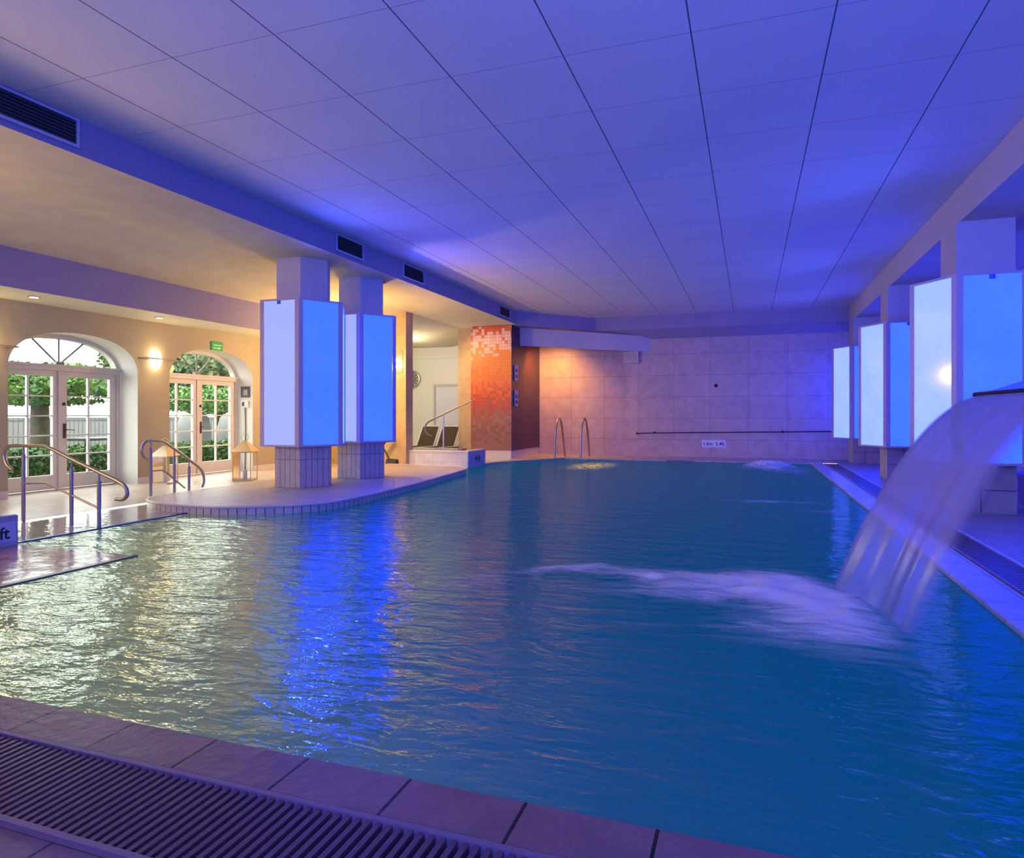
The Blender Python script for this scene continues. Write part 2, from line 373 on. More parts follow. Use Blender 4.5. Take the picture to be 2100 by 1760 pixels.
M['panel_daylit'] = panel_mat('panel_daylit', (.34/PANEL,.52/PANEL), 1.0)  # paler emission puts the daylight falling on this side into the panel

def foam_mat(name, scale, stretch, rot, col):
    m, nt, b = new_mat(name); L = nt.links.new
    at = N(nt, 'ShaderNodeAttribute', attribute_name='dens'); tc = N(nt, 'ShaderNodeTexCoord')
    mp = N(nt, 'ShaderNodeMapping'); mp.inputs['Rotation'].default_value = (0,0,rot); mp.inputs['Scale'].default_value = stretch; L(tc.outputs['Object'], mp.inputs['Vector'])
    nz = N(nt, 'ShaderNodeTexNoise', i_Scale=scale, i_Detail=6.0, i_Roughness=.6, i_Distortion=1.0); L(mp.outputs[0], nz.inputs['Vector'])
    mr = N(nt, 'ShaderNodeMapRange'); mr.inputs['From Min'].default_value = .25; mr.inputs['From Max'].default_value = .75; mr.inputs['To Min'].default_value = -.55; mr.inputs['To Max'].default_value = .45; L(nz.outputs['Fac'], mr.inputs['Value'])
    mu = N(nt, 'ShaderNodeMath', operation='MULTIPLY_ADD'); mu.inputs[1].default_value = .9; L(mr.outputs[0], mu.inputs[0]); L(at.outputs['Fac'], mu.inputs[2])
    gate = N(nt, 'ShaderNodeMath', operation='MULTIPLY'); gate.use_clamp = True; L(mu.outputs[0], gate.inputs[0])
    g2 = N(nt, 'ShaderNodeMath', operation='MULTIPLY'); g2.inputs[1].default_value = 2.2; g2.use_clamp = True; L(at.outputs['Fac'], g2.inputs[0]); L(g2.outputs[0], gate.inputs[1])
    L(gate.outputs[0], b.inputs['Alpha'])
    b.inputs['Base Color'].default_value = (*col, 1); b.inputs['Roughness'].default_value = .6
    return m
M['foam'] = foam_mat('splash_foam', 3.0, (.8,3.2,1), R(-10), (.98,.84,.58))
M['foam_far'] = foam_mat('jet_foam', 2.2, (1.2,.8,1), 0, (.85,.9,.9))

def fall_mat():
    m, nt, b = new_mat('falling_water'); L = nt.links.new
    out = nt.nodes['Material Output']
    uv = N(nt, 'ShaderNodeUVMap', uv_map='UVMap'); mp = N(nt, 'ShaderNodeMapping'); mp.inputs['Scale'].default_value = (16,1.1,1); L(uv.outputs[0], mp.inputs['Vector'])
    nz = N(nt, 'ShaderNodeTexNoise', i_Scale=1.0, i_Detail=4.0, i_Roughness=.5, i_Distortion=.3); L(mp.outputs[0], nz.inputs['Vector'])
    sx = N(nt, 'ShaderNodeSeparateXYZ'); L(uv.outputs[0], sx.inputs[0])
    cr = N(nt, 'ShaderNodeMapRange'); cr.inputs['From Min'].default_value = .3; cr.inputs['From Max'].default_value = .72; cr.inputs['To Min'].default_value = .965; cr.inputs['To Max'].default_value = 1.0; L(nz.outputs['Fac'], cr.inputs['Value'])
    # the sheet thins at its lower, nearer corner and at its edges
    e1 = N(nt, 'ShaderNodeMapRange', interpolation_type='SMOOTHSTEP'); e1.inputs['From Min'].default_value = 0; e1.inputs['From Max'].default_value = .06; L(sx.outputs['X'], e1.inputs['Value'])
    e2 = N(nt, 'ShaderNodeMapRange', interpolation_type='SMOOTHSTEP'); e2.inputs['From Min'].default_value = 1; e2.inputs['From Max'].default_value = .82; L(sx.outputs['X'], e2.inputs['Value'])
    e3 = N(nt, 'ShaderNodeMapRange', interpolation_type='SMOOTHSTEP'); e3.inputs['From Min'].default_value = 1.02; e3.inputs['From Max'].default_value = .5; e3.inputs['To Min'].default_value = .5; L(sx.outputs['Y'], e3.inputs['Value'])
    a = cr
    for e in (e1, e2, e3):
        mu = N(nt, 'ShaderNodeMath', operation='MULTIPLY'); L(a.outputs[0], mu.inputs[0]); L(e.outputs[0], mu.inputs[1]); a = mu
    tr = N(nt, 'ShaderNodeBsdfTransparent'); tr.inputs[0].default_value = (.92,.95,1,1)
    df = N(nt, 'ShaderNodeBsdfDiffuse'); df.inputs[0].default_value = (.66,.54,.58,1)
    tl = N(nt, 'ShaderNodeBsdfTranslucent'); tl.inputs[0].default_value = (.66,.54,.60,1)
    gl = N(nt, 'ShaderNodeBsdfGlossy', i_Roughness=.25)
    m1 = N(nt, 'ShaderNodeMixShader'); m1.inputs[0].default_value = .5; L(df.outputs[0], m1.inputs[1]); L(tl.outputs[0], m1.inputs[2])
    m2 = N(nt, 'ShaderNodeMixShader'); m2.inputs[0].default_value = .12; L(m1.outputs[0], m2.inputs[1]); L(gl.outputs[0], m2.inputs[2])
    m3 = N(nt, 'ShaderNodeMixShader'); L(a.outputs[0], m3.inputs[0]); L(tr.outputs[0], m3.inputs[1]); L(m2.outputs[0], m3.inputs[2])
    L(m3.outputs[0], out.inputs['Surface'])
    return m
M['fall'] = fall_mat()

# ------------------------------------------------------------------ camera
H = 1.25
cam = bpy.data.cameras.new('camera'); co = bpy.data.objects.new('camera', cam); COL.objects.link(co)
co.location = (0,0,H); co.rotation_euler = (R(90),0,R(19.53)); cam.lens = 36*1373/2100; cam.sensor_width = 36
cam.shift_y = -30/2100; cam.clip_start = .05
scn.camera = co

# ------------------------------------------------------------------ room shell
ZC = 4.09
struct('ceiling', MB().quad((-6.08,-3,ZC),(-6.08,19.5,ZC),(2.47,19.5,ZC),(2.47,-3,ZC)), M['ceiling'])
struct('ceiling', MB().quad((-7.73,-3,3.71),(-7.73,20.6,3.71),(-6.0,20.6,3.71),(-6.0,-3,3.71)).quad((-9.2,-3,3.46),(-9.2,20.6,3.46),(-7.73,20.6,3.71),(-7.73,-3,3.71)).quad((-11.6,14.6,3.46),(-11.6,20.6,3.46),(-9.2,20.6,3.46),(-9.2,14.6,3.46)), M['ceil_side'])
struct('ceiling', MB().box(3.0,5.2,-3,20.2,3.65,3.75), M['beam'])
# main beam: left side, the chamfered corner, the far end, the slanting cove under it
bm = MB()
bm.quad((-6.08,-3,3.71),(-6.08,17.35,3.71),(-6.08,17.35,ZC),(-6.08,-3,ZC))
bm.quad((-6.08,17.35,3.71),(-4.28,19.5,3.71),(-4.28,19.5,ZC),(-6.08,17.35,ZC))
bm.quad((-4.28,19.5,3.71),(2.6,19.5,3.71),(2.6,19.5,ZC),(-4.28,19.5,ZC))
bm.poly([(-6.2,17.35,3.712),(-6.2,19.95,3.712),(-4.28,19.5,3.712),(-6.08,17.35,3.712)])
bm.quad((-6.2,19.95,3.49),(-4.28,19.5,3.71),(-6.2,19.95,3.712),(-6.2,19.95,3.712))
bm.quad((-6.2,19.9,3.46),(2.6,19.9,3.46),(2.6,19.5,3.71),(-4.28,19.5,3.71))
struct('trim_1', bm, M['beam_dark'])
# right hand beam over the columns
struct('trim_2', MB().box(2.47,3.0,-3,19.9,3.65,ZC+.02), M['beam'])
# slanting low beam from the mosaic column to the far wall
lb = MB(); a0, a1 = (-6.16,18.0), (-2.72,19.91)
lb.quad((a0[0],a0[1],3.2),(a1[0],a1[1],3.08),(a1[0],a1[1],3.54),(a0[0],a0[1],3.72))
struct('trim_3', lb, M['beam'])
# soffit along the garden wall
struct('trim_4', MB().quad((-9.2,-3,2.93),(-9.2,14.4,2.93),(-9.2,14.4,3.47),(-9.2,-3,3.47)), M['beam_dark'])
struct('trim_12', MB().quad((-10.3,-3,2.93),(-10.3,14.4,2.93),(-9.2,14.4,2.93),(-9.2,-3,2.93)), M['white'])

# garden wall with two arched doorways
XW, XD = -10.2, -10.66
ARCH = [(6.75,8.95),(9.64,11.86)]
SP, RISE = 1.93, .62
def arch_z(y, a, b, sp=SP, rise=RISE):
    t = max(-1, min(1, (y-(a+b)/2)/((b-a)/2)))
    return sp + rise*max(0, 1-abs(t)**2.3)**(1/2.3)
def arch_ys(a, b, n=40): return [(a+b)/2-(b-a)/2*math.cos(math.pi*i/n) for i in range(n+1)]
wl = MB(); segs = [(-3,ARCH[0][0]),(ARCH[0][1],ARCH[1][0]),(ARCH[1][1],14.4)]
for a, b in segs: wl.quad((XW,a,-.1),(XW,b,-.1),(XW,b,3.5),(XW,a,3.5))
for a, b in ARCH:
    ys = arch_ys(a, b)
    for p, q in zip(ys, ys[1:]):
        zp, zq = arch_z(p,a,b), arch_z(q,a,b)
        wl.quad((XW,p,zp),(XW,q,zq),(XW,q,3.5),(XW,p,3.5))
struct('wall_left', wl, M['plaster'])
rv = MB()
for a, b in ARCH:
    ys = arch_ys(a, b); pr = [(a,-.1)] + [(y, arch_z(y,a,b)) for y in ys] + [(b,-.1)]
    for (p, zp), (q, zq) in zip(pr, pr[1:]): rv.quad((XW,p,zp),(XW,q,zq),(XD-.12,q,zq),(XD-.12,p,zp))
struct('trim_5', rv, M['white'], smooth=True)
struct('baseboard_left', MB().box(XW,XW+.02,4.0,ARCH[0][0]-.01,.0,.13).box(XW,XW+.02,ARCH[0][1]+.01,ARCH[1][0]-.01,.0,.13).box(XW,XW+.02,ARCH[1][1]+.01,14.3,.0,.13), M['skirt'])

def make_door(idx, a, b):
    root = thing('door_%d' % idx, ['white arched double garden door behind the larger steel handrail with curled ends', 'white arched double garden door below the green exit sign'][idx-1], 'door', (XD,(a+b)/2,0), kind='structure')
    w = (b-a)/2; ZT0, ZT1 = 1.96, 2.06
    def arc(sp, rise, ww, n=40): return [(-ww*math.cos(math.pi*i/n), sp+rise*max(0,1-abs(math.cos(math.pi*i/n))**2.3)**(1/2.3)) for i in range(n+1)]
    # outer frame with arched head
    fr = MB(); o_ = arc(SP, RISE, w-.002); i_ = arc(SP+.02, RISE-.09, w-.075)
    po = [(-w+.002,.02)]+o_+[(w-.002,.02)]; pi = [(-w+.075,.02)]+i_+[(w-.075,.02)]
    for k in range(len(po)-1):
        (y0,z0),(y1,z1),(u0,v0),(u1,v1) = po[k],po[k+1],pi[k],pi[k+1]
        fr.quad((.05,y0,z0),(.05,y1,z1),(.05,u1,v1),(.05,u0,v0)); fr.quad((.05,u0,v0),(.05,u1,v1),(-.07,u1,v1),(-.07,u0,v0))
    fr.box(-.06,.075,-w+.07,w-.07,ZT0,ZT1); fr.box(.075,.10,-w+.02,w-.02,ZT1-.035,ZT1-.005); fr.box(-.07,.02,-w+.01,w-.01,-.02,.03)
    fr.build('door_frame', M['door'], root)
    # fanlight bars and glass
    fb = MB()
    for ang in (42, 90, 138):
        ca, sa = math.cos(R(ang)), math.sin(R(ang)); L_ = 0
        while True:
            y, z = L_*ca, ZT1+L_*sa
            t = min(1,abs(y)/(w-.07))
            if z > SP+.02+(RISE-.09)*max(0,1-t**2.3)**(1/2.3) or L_ > 1.3: break
            L_ += .01
        fb.tube([(.0,0,ZT1),(.0,L_*ca,ZT1+L_*sa)], .016, 6)
    fb.box(-.02,.04,-.07,.07,ZT1-.005,ZT1+.05)
    fl = fb.build('fanlight_bars', simple('bar_paint', (.22,.21,.19), .5), root)
    gp = MB(); gp.poly([(0,y,z) for y, z in arc(SP+.02, RISE-.09, w-.07)][::-1]); gp.build('fanlight_pane', M['glass'], root)
    for sgn in (-1, 1):
        y0, y1 = (-w+.08, -.004) if sgn < 0 else (.004, w-.08)
        lf = MB(); st = .115; z0, z1, zb = .04, ZT0-.005, .27
        lf.box(-.03,.03,y0,y0+st,z0,z1); lf.box(-.03,.03,y1-st,y1,z0,z1); lf.box(-.03,.03,y0+st,y1-st,z0,zb); lf.box(-.03,.03,y0+st,y1-st,z1-.09,z1)
        if sgn > 0: lf.box(.03,.05,-.035,.05,z0,z1)
        gy0, gy1, gz0, gz1 = y0+st, y1-st, zb, z1-.09
        leaf = lf.build('door_leaf', M['door'], root)
        mu = MB(); mu.box(-.018,.02,(gy0+gy1)/2-.016,(gy0+gy1)/2+.016,gz0,gz1)
        for k in range(1, 5):
            z = gz0+(gz1-gz0)*k/5; mu.box(-.018,.018,gy0,gy1,z-.011,z+.011)
        mu.build('glazing_bars', M['white'], leaf)
        MB().quad((0,gy0,gz0),(0,gy1,gz0),(0,gy1,gz1),(0,gy0,gz1)).build('pane', M['glass'], leaf)
        if sgn > 0:
            h = MB().bevbox(.05,.06,.035,.08,.86,1.10,.004); h.tube([(.055,.0575,1.0),(.10,.0575,1.0),(.105,.09,1.0),(.105,.19,.995)], .009, 8)
            h.build('door_handle', M['bronze'], leaf)
            MB().lathe([(.028,.0),(.028,.012),(.016,.022)], axis='x', o=(.05,.05,1.42), seg=14).build('deadlock', M['dark'], leaf)
    return root
make_door(1, *ARCH[0]); make_door(2, *ARCH[1])

# back rooms beyond the island
struct('wall_pier', MB().box(-11.0,-7.75,14.25,14.6,-.05,3.75), M['pier_tile'])
struct('wall_strip', MB().box(-7.88,-7.36,17.6,17.75,-.05,3.75), M['pier_tile'])
struct('wall_recess', MB().quad((-11.6,20,-.1),(-7.3,20,-.1),(-7.3,20,3.9),(-11.6,20,3.9)).quad((-11.6,14.6,-.1),(-11.6,20,-.1),(-11.6,20,3.9),(-11.6,14.6,3.9)), M['white'])
struct('trim_6', MB().box(-11.5,-7.4,19.93,20,3.1,3.2).box(-11.5,-7.4,19.7,20,3.62,3.9), M['white'])
# plain grey door in the recess
d3 = thing('door_3', 'flat pale grey door in the bright recess behind the loungers', 'door', (-9.2,19.98,0), kind='structure')
MB().box(-.62,-.55,-.05,.01,0,2.24).box(.55,.62,-.05,.01,0,2.24).box(-.55,.55,-.05,.01,2.17,2.24).build('door_frame', simple('grey_trim', (.42,.43,.42), .5), d3)
MB().box(-.55,.55,-.02,.01,0,2.17).build('door_leaf', simple('grey_door', (.60,.62,.62), .5), d3)

struct('wall_far', MB().quad((-6.3,19.9,-.2),(2.9,19.9,-.2),(2.9,19.9,4.3),(-6.3,19.9,4.3)), M['far_tile'])
struct('ceiling', MB().quad((-7.9,17.0,4.2),(-7.9,20.6,4.2),(5.2,20.6,4.2),(5.2,17.0,4.2)), M['beam'])
struct('wall_far', MB().quad((2.4,20.1,-.2),(5.2,20.1,-.2),(5.2,20.1,3.75),(2.4,20.1,3.75)), M['far_tile'])
struct('wall_right', MB().quad((4.9,-3,-.1),(4.9,20.2,-.1),(4.9,20.2,3.8),(4.9,-3,3.8)), simple('aisle_paint', (.55,.48,.55), .6))
struct('wall_back', MB().quad((-10.4,-3,-.1),(5.2,-3,-.1),(5.2,-3,4.2),(-10.4,-3,4.2)), M['beam'])

# mosaic column
mo = thing('mosaic_column', 'tall square column of red and orange glass mosaic at the far end of the pool', 'column', (-6.75,18.6,.0), kind='thing')
MB().box(-.61,.595,-1.3,1.29,.25,3.70).build('mosaic_cladding', M['mosaic'], mo)
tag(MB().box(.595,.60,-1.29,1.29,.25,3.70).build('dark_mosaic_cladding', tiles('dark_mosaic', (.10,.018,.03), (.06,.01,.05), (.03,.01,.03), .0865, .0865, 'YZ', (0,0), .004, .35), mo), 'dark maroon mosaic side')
MB().box(-.60,.585,-1.29,1.29,0,.25).build('base', M['skirt'], mo)
# two small dispensers on its dark side
for k, (z0, z1) in enumerate(((2.2,2.62),(1.48,1.92))):
    dz = thing('wall_dispenser', ['upper of two slim pale panels on the dark side of the mosaic column', 'lower of two slim pale panels on the dark side of the mosaic column'][k], 'panel', (-6.145,17.62,z0), group='slim panels on the mosaic column')
    dp = MB().box(0,.03,-.12,.12,0,z1-z0).build('plate', simple('panel_grey', (.55,.52,.62), .35), dz)
    for za in (.06,.22): MB().box(.03,.036,-.06,.06,za,za+.10).build('slot', M['dark'], dp)

# ------------------------------------------------------------------ floors, pool edge
struct('floor', MB().poly([(-10.8,-3,.015),(-7.93,-3,.015),(-7.93,7.3,.015),(-7.93,13.75,.015),(-6.5,13.75,.015),(-6.4,14.3,.015),(-6.2,14.5,.015),(-6.2,20.2,.015),(-11.7,20.2,.015),(-11.7,12,.015),(-10.8,12,.015)]), M['deck'])
struct('floor', MB().poly([(-6.2,15.4,.03),(-6.05,16.2,.03),(-5.35,17.4,.03),(-4.9,18.25,.03),(1.44,18.35,.03),(2.9,18.35,.03),(2.9,20.1,.03),(-6.2,20.1,.03)]).poly([(-6.2,15.4,.03),(-6.2,15.4,-.1),(-6.05,16.2,-.1),(-6.05,16.2,.03)]).quad((-6.05,16.2,-.1),(-5.35,17.4,-.1),(-5.35,17.4,.03),(-6.05,16.2,.03)).quad((-5.35,17.4,-.1),(-4.9,18.25,-.1),(-4.9,18.25,.03),(-5.35,17.4,.03)).quad((-4.9,18.25,-.1),(1.44,18.35,-.1),(1.44,18.35,.03),(-4.9,18.25,.03)), tiles('far_deck_tile', (.62,.50,.42), (.58,.47,.40), (.30,.22,.2), .3, .3, 'XY', (0,0), .006, .35, bump=.2))
struct('floor', MB().box(2.06,5.2,-3,20.1,-.1,.035), M['deck_right'])
struct('floor', MB().box(-7.9,5.2,-3,1.36,-.3,.028), tiles('near_deck_tile', (.24,.13,.11), (.22,.12,.10), (.05,.04,.04), .405, .40, 'XY', (1.0625,.1), .006, .3, bump=.3, nbump=.2))
struct('trim_7', MB().bevbox(-7.9,2.06,1.768,2.0,-.3,.035,.01), M['coping'])
struct('trim_8', MB().bevbox(1.44,1.74,2.0,18.35,-.3,.03,.008), M['coping_right'])
struct('trim_9', MB().box(2.05,2.075,1.4,18.35,-.1,.04), simple('nosing', (.75,.70,.75), .3))

def grate(loc, ln, width, along, label, pitch=.035):
    g = thing('drain_grate', label, 'grate', loc)
    f = MB(); rim = .022
    if along == 'x':
        f.box(0,ln,0,rim,-.05,.012); f.box(0,ln,width-rim,width,-.05,.012)
        b = MB(); k = 0
        while k*pitch < ln: b.box(k*pitch,k*pitch+pitch*.52,rim,width-rim,-.03,.006); k += 1
        tray = MB().box(0,ln,rim,width-rim,-.07,-.045)
    else:
        f.box(0,rim,0,ln,-.05,.008); f.box(width-rim,width,0,ln,-.05,.008)
        b = MB(); k = 0
        while k*pitch < ln: b.box(rim,width-rim,k*pitch,k*pitch+pitch*.52,-.03,.004); k += 1
        tray = MB().box(rim,width-rim,0,ln,-.07,-.045)
    f.build('frame', simple('grate_rim', (.26,.15,.13), .4), g); b.build('bars', simple('grate_bar', (.15,.065,.06), .28, ior=1.5), g); tray.build('tray', M['void'], g)
grate((-5.0,1.37,.03), 6.5, .396, 'x', 'long slatted overflow grate in the foreground beside the near pool edge')
grate((1.745,2.02,.03), 16.2, .305, 'y', 'long slatted overflow grate along the right hand pool edge', .06)

# pool water and entry basin
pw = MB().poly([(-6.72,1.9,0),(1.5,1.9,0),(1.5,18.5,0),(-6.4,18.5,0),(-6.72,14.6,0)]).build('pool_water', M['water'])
tag(pw, 'deep blue rippled water filling the swimming pool', 'water', kind='stuff')
cw = MB().poly([(-7.95,4.4,.004),(-6.7,4.4,.004),(-6.7,7.4,.004),(-7.95,7.4,.004)]).build('basin_water', M['calm'])
tag(cw, 'still shallow water over the entry steps between the handrails', 'water', kind='stuff')
struct('trim_10', MB().box(-6.74,-6.67,4.48,7.6,-.2,.012), M['navy'])
# raised kerb with a depth mark next to the entry
kb = thing('depth_kerb', 'blue lit tiled kerb block at the left picture edge lettered ft', 'kerb', (-6.66,4.5,0))
MB().bevbox(-1.3,0,-6.5,0,-.2,.285,.012).build('block', tiles('kerb_blue', (.50,.50,.56), (.48,.48,.54), (.3,.3,.36), .6, .6, 'YZ', (0,.2), .004, .35), kb)
kp = MB().box(0,.006,-.62,-.025,.03,.225).build('sign_plate', simple('mark_plate', (.60,.60,.70), .35), kb)
text('ft', 'lettering', .16, (.008,-.128,.115), (R(90),0,R(90)), M['ink'], kp)
# submerged bench at the shallow end
sb = MB().box(-6.645,-5.14,2.0,4.46,-.4,.004)
bn = sb.build('bench_step', simple('wet_tile', (.34,.22,.16), .15, var=.4, vs=5, bump=.4, ior=1.4)); tag(bn, 'wet brown tiled step just under the water below the kerb block', 'step')
struct('trim_11', MB().box(-5.14,-5.08,2.0,4.46,-.4,.010), simple('step_nosing', (.05,.05,.07), .3))

# ------------------------------------------------------------------ island with columns
ipts = smoothpath([(-7.95,7.35,0),(-7.80,7.0,0),(-7.45,6.74,0),(-6.9,6.6,0),(-6.2,6.62,0),(-5.66,6.93,0),(-5.3,7.25,0),(-5.15,7.75,0),(-5.17,8.8,0),(-5.24,9.94,0),(-5.39,11.18,0),(-5.5,12.1,0),(-5.63,12.96,0),(-5.85,13.35,0),(-6.3,13.6,0),(-7.0,13.7,0),(-7.95,13.7,0)], 5)
isl = thing('island_platform', 'low curved tiled platform carrying the two left hand columns', 'platform', (0,0,0), kind='thing')
wrap_uv(MB().prism([(p.x,p.y) for p in ipts], -.3, .1, cap=False, bottom=False).build('side', M['island_side'], isl))
MB().poly([(p.x,p.y,.1) for p in ipts]).build('top', M['island'], isl)
inner = [Vector(p) for p in ipts]
rm = MB(); rm.tube([(p.x,p.y,.092) for p in ipts], .016, 8); rm.build('rounded_edge', simple('island_edge', (.70,.60,.54), .35), isl, smooth=True)

def hexpts(a): return [(a*math.cos(R(60*k)), a*math.sin(R(60*k))) for k in range(6)]
def hex_column(loc, label):
    c = thing('tiled_column', label, 'column', loc, kind='thing')
    MB().prism(hexpts(.45), .6, 3.71-.1).build('shaft', M['beam'], c)
    wrap_uv(MB().prism(hexpts(.475), 0, .66).build('tiled_base', M['col_tile'], c))
    return c
def lightbox(name, loc, h, side, mats, label):
    """six luminous panels with slim corner posts; mats[k] is the panel between corners k and k+1"""
    r = thing('column_lightbox', label, 'light box', loc, group=name)
    P = [Vector((*p,0)) for p in hexpts(side)]
    for k in range(6):
        a, b = P[k], P[(k+1)%6]; d = (b-a).normalized(); n = Vector((d.y,-d.x,0)); g = .07
        A, B = a+d*g-n*.008, b-d*g-n*.008
        MB().quad((A.x,A.y,.03),(B.x,B.y,.03),(B.x,B.y,h-.03),(A.x,A.y,h-.03)).build('luminous_panel', M[mats[k]], r)
    post = simple('post_metal', (.62,.50,.50), .4)
    for k in range(6):
        p = P[k]; a = P[k]+(P[k-1]-P[k]).normalized()*.072; b = P[k]+(P[(k+1)%6]-P[k]).normalized()*.072
        q = p*.93
        MB().prism([(q.x,q.y),(a.x,a.y),(p.x,p.y),(b.x,b.y)], .03, h-.03).build('corner_post', post, r)
    for z0, z1, nm in ((0,.03,'bottom_rim'),(h-.03,h,'top_rim')):
        m = MB(); I = [p*.93 for p in P]
        for k in range(6):
            j = (k+1)%6
            m.prism([(I[k].x,I[k].y),(P[k].x,P[k].y),(P[j].x,P[j].y),(I[j].x,I[j].y)], z0, z1)
        m.build(nm, post, r)
    MB().poly([(p.x*.93,p.y*.93,h-.02) for p in P]).build('cover', simple('diffuser_top', (.6,.65,.75), .6), r)
    MB().poly([(p.x*.93,p.y*.93,.012) for p in P][::-1]).build('floor_panel', simple('diffuser_bottom', (.6,.65,.75), .6), r)
    for k in (3, 4, 5, 0):
        a, b = P[k], P[(k+1)%6]
        if k == 4: MB().box((a.x+b.x)/2-.03,(a.x+b.x)/2+.03,a.y-.012,a.y,h-.085,h-.03).build('clip', simple('clip', (.1,.2,.6), .4), r)
    return r
hex_column((-6.82,9.12,.1), 'nearer of the two columns on the island, tiled foot')
hex_column((-6.75,10.72,.1), 'farther of the two columns on the island, half hidden')
M['panel_daylit_soft'] = simple('panel_daylit_soft', (.18,.18,.18), .12, emit=(.34,.42,1.0), es=.95)  # light falling on the front panel is put into its emission colour
M['panel_off'] = simple('panel_unlit', (.72,.70,.68), .2)
pm = ['panel_blue','panel_off','panel_off','panel_off','panel_daylit_soft','panel_blue']
lightbox('light boxes round the columns', (-6.81,9.12,.75), 2.28, .72, pm, 'glowing six sided light box around the nearer island column')
lightbox('light boxes round the columns', (-6.75,10.72,.75), 2.28, .72, pm, 'glowing six sided light box around the farther island column')
pr = ['panel_blue','panel_blue','panel_blue','panel_daylit','panel_blue','panel_blue']
for i, (y, who) in enumerate(((9.97,'nearest'),(14.35,'middle'),(18.75,'farthest'))):
    c = thing('square_column', 'square column on the right deck inside the %s light box' % who, 'column', (2.74,y+.05,.035), kind='thing')
    MB().box(-.31,.31,-.30,.42,.6,3.615).build('shaft', M['beam'], c)
    bb = MB().box(-.32,.32,-.31,.43,0,.6); bb.build('tiled_base', M['col_tile_r'], c)
    MB().quad((-.322,-.31,0),(-.322,.43,0),(-.322,.43,.66),(-.322,-.31,.66)).build('pale_side', M['skirt'], c)
    lightbox('light boxes round the columns', (2.70,y,.645), 2.29, .73, pr, 'glowing blue light box on the right, %s of the three' % who)

# ------------------------------------------------------------------ wall fittings
def vent(y0, y1, label):
    v = thing('ventilation_grille', label, 'vent', (-6.075,y0,3.83), group='vents in the beam')
    w, h = y1-y0, .225; f = .03
    MB().box(0,.02,-f,w+f,-f,0).box(0,.02,-f,w+f,h,h+f-.006).box(0,.02,-f,0,0,h).box(0,.02,w,w+f,0,h).build('frame', simple('vent_frame', (.55,.53,.58), .4), v)
    MB().quad((.003,0,0),(.003,w,0),(.003,w,h),(.003,0,h)).build('duct', M['void'], v)
    s = MB(); n = 7
    for k in range(n):
        z = h*(k+.5)/n; s.quad((.004,0,z-.007),(.004,w,z-.007),(.018,w,z+.003),(.018,0,z+.003))
    s.build('slats', simple('vent_slat', (.10,.09,.09), .4), v)
vent(3.35, 4.64, 'long ventilation grille in the beam at the upper left picture edge')
vent(8.94, 9.66, 'ventilation grille in the beam above the nearer island column')
vent(11.08, 11.87, 'ventilation grille in the beam just beyond the farther island column')
vent(16.16, 16.91, 'small ventilation grille in the beam beside the mosaic column')
av = thing('air_outlet', 'small pale louvred air outlet high on the far wall under the slanting beam', 'vent', (-3.3,19.9,2.78))
MB().box(-.22,.22,-.1,0,0,.32).build('housing', simple('outlet_body', (.62,.52,.48), .5), av)
s = MB()
for k in range(5): s.box(-.18,.18,-.115,-.1,.05+k*.05,.065+k*.05)
s.build('louvres', simple('outlet_slat', (.35,.28,.28), .5), av)

def sconce(y, z, label, x=XW, rz=0):
    s = thing('wall_sconce', label, 'wall lamp', (x,y,z), rz, group='wall lamps')
    MB().box(.0,.19,-.36,.36,-.012,.012).build('shelf', simple('sconce_shelf', (.25,.18,.12), .4), s)
    em = simple('sconce_glass', (.9,.85,.75), .4, emit=(1,.80,.50), es=14)
    for sg in (1, -1):
        g = MB(); prof = [(.115,.012),(.115,.05),(.10,.11),(.07,.155),(.03,.175),(.004,.18)]
        rings = []
        for r_, h_ in prof:
            n = len(g.v)
            for k in range(13):
                a = -math.pi/2+math.pi*k/12; g.v.append((.005+r_*.9*math.cos(a), r_*math.sin(a), sg*h_))
            rings.append(n)
        for a, b in zip(rings, rings[1:]):
            for k in range(12): g.f.append((a+k,a+k+1,b+k+1,b+k))
        g.build('glass_shade', em, s, smooth=True)
sconce(9.31, 2.25, 'round glowing wall lamp between the two garden doors')
sconce(6.42, 2.23, 'glowing wall lamp cut off by the left picture edge')
ps = thing('pier_lamp', 'small two tier glowing lamp on the ochre pier beside the farther light box', 'wall lamp', (-7.92,14.25,2.36))
MB().box(-.09,.09,-.02,0,-.12,.42).build('backplate', simple('lamp_plate', (.50,.28,.20), .5), ps)
for z in (.0, .16): MB().lathe([(.05,0),(.13,.02),(.13,.035),(.04,.045)], axis='z', o=(0,-.12,z), seg=18).build('glowing_disc', simple('disc_glow', (.9,.8,.6), .4, emit=(1,.78,.45), es=9), ps)

es = thing('exit_sign', 'small green emergency exit sign above the second garden door', 'sign', (XW,10.80,2.63))
xp = MB().bevbox(0,.03,-.15,.15,-.09,.09,.004).build('plate', simple('exit_green', (.03,.20,.05), .4, emit=(.02,.20,.04), es=.7), es)
MB().box(.03,.034,-.10,.12,.012,.030).box(.03,.034,-.10,.02,-.045,-.03).poly([(.033,.02,-.065),(.033,.10,-.0375),(.033,.02,-.01)]).build('arrow', simple('exit_mark', (.25,.6,.25), .4, emit=(.12,.45,.12), es=.8), xp)
for y, who in ((8.88,'right of the first garden door'),(6.72,'near the left picture edge')):
    dl = thing('recessed_downlight', 'small glowing downlight in the soffit ' + who, 'ceiling light', (-9.62,y,2.93), group='soffit downlights')
    MB().lathe([(.06,-.012),(.075,-.012),(.075,0)], seg=20).build('ring', M['steel'], dl)
    MB().lathe([(.001,-.014),(.055,-.013)], seg=16).build('lens', simple('dl_lens', (1,1,1), .3, emit=(1,.85,.6), es=20), dl)

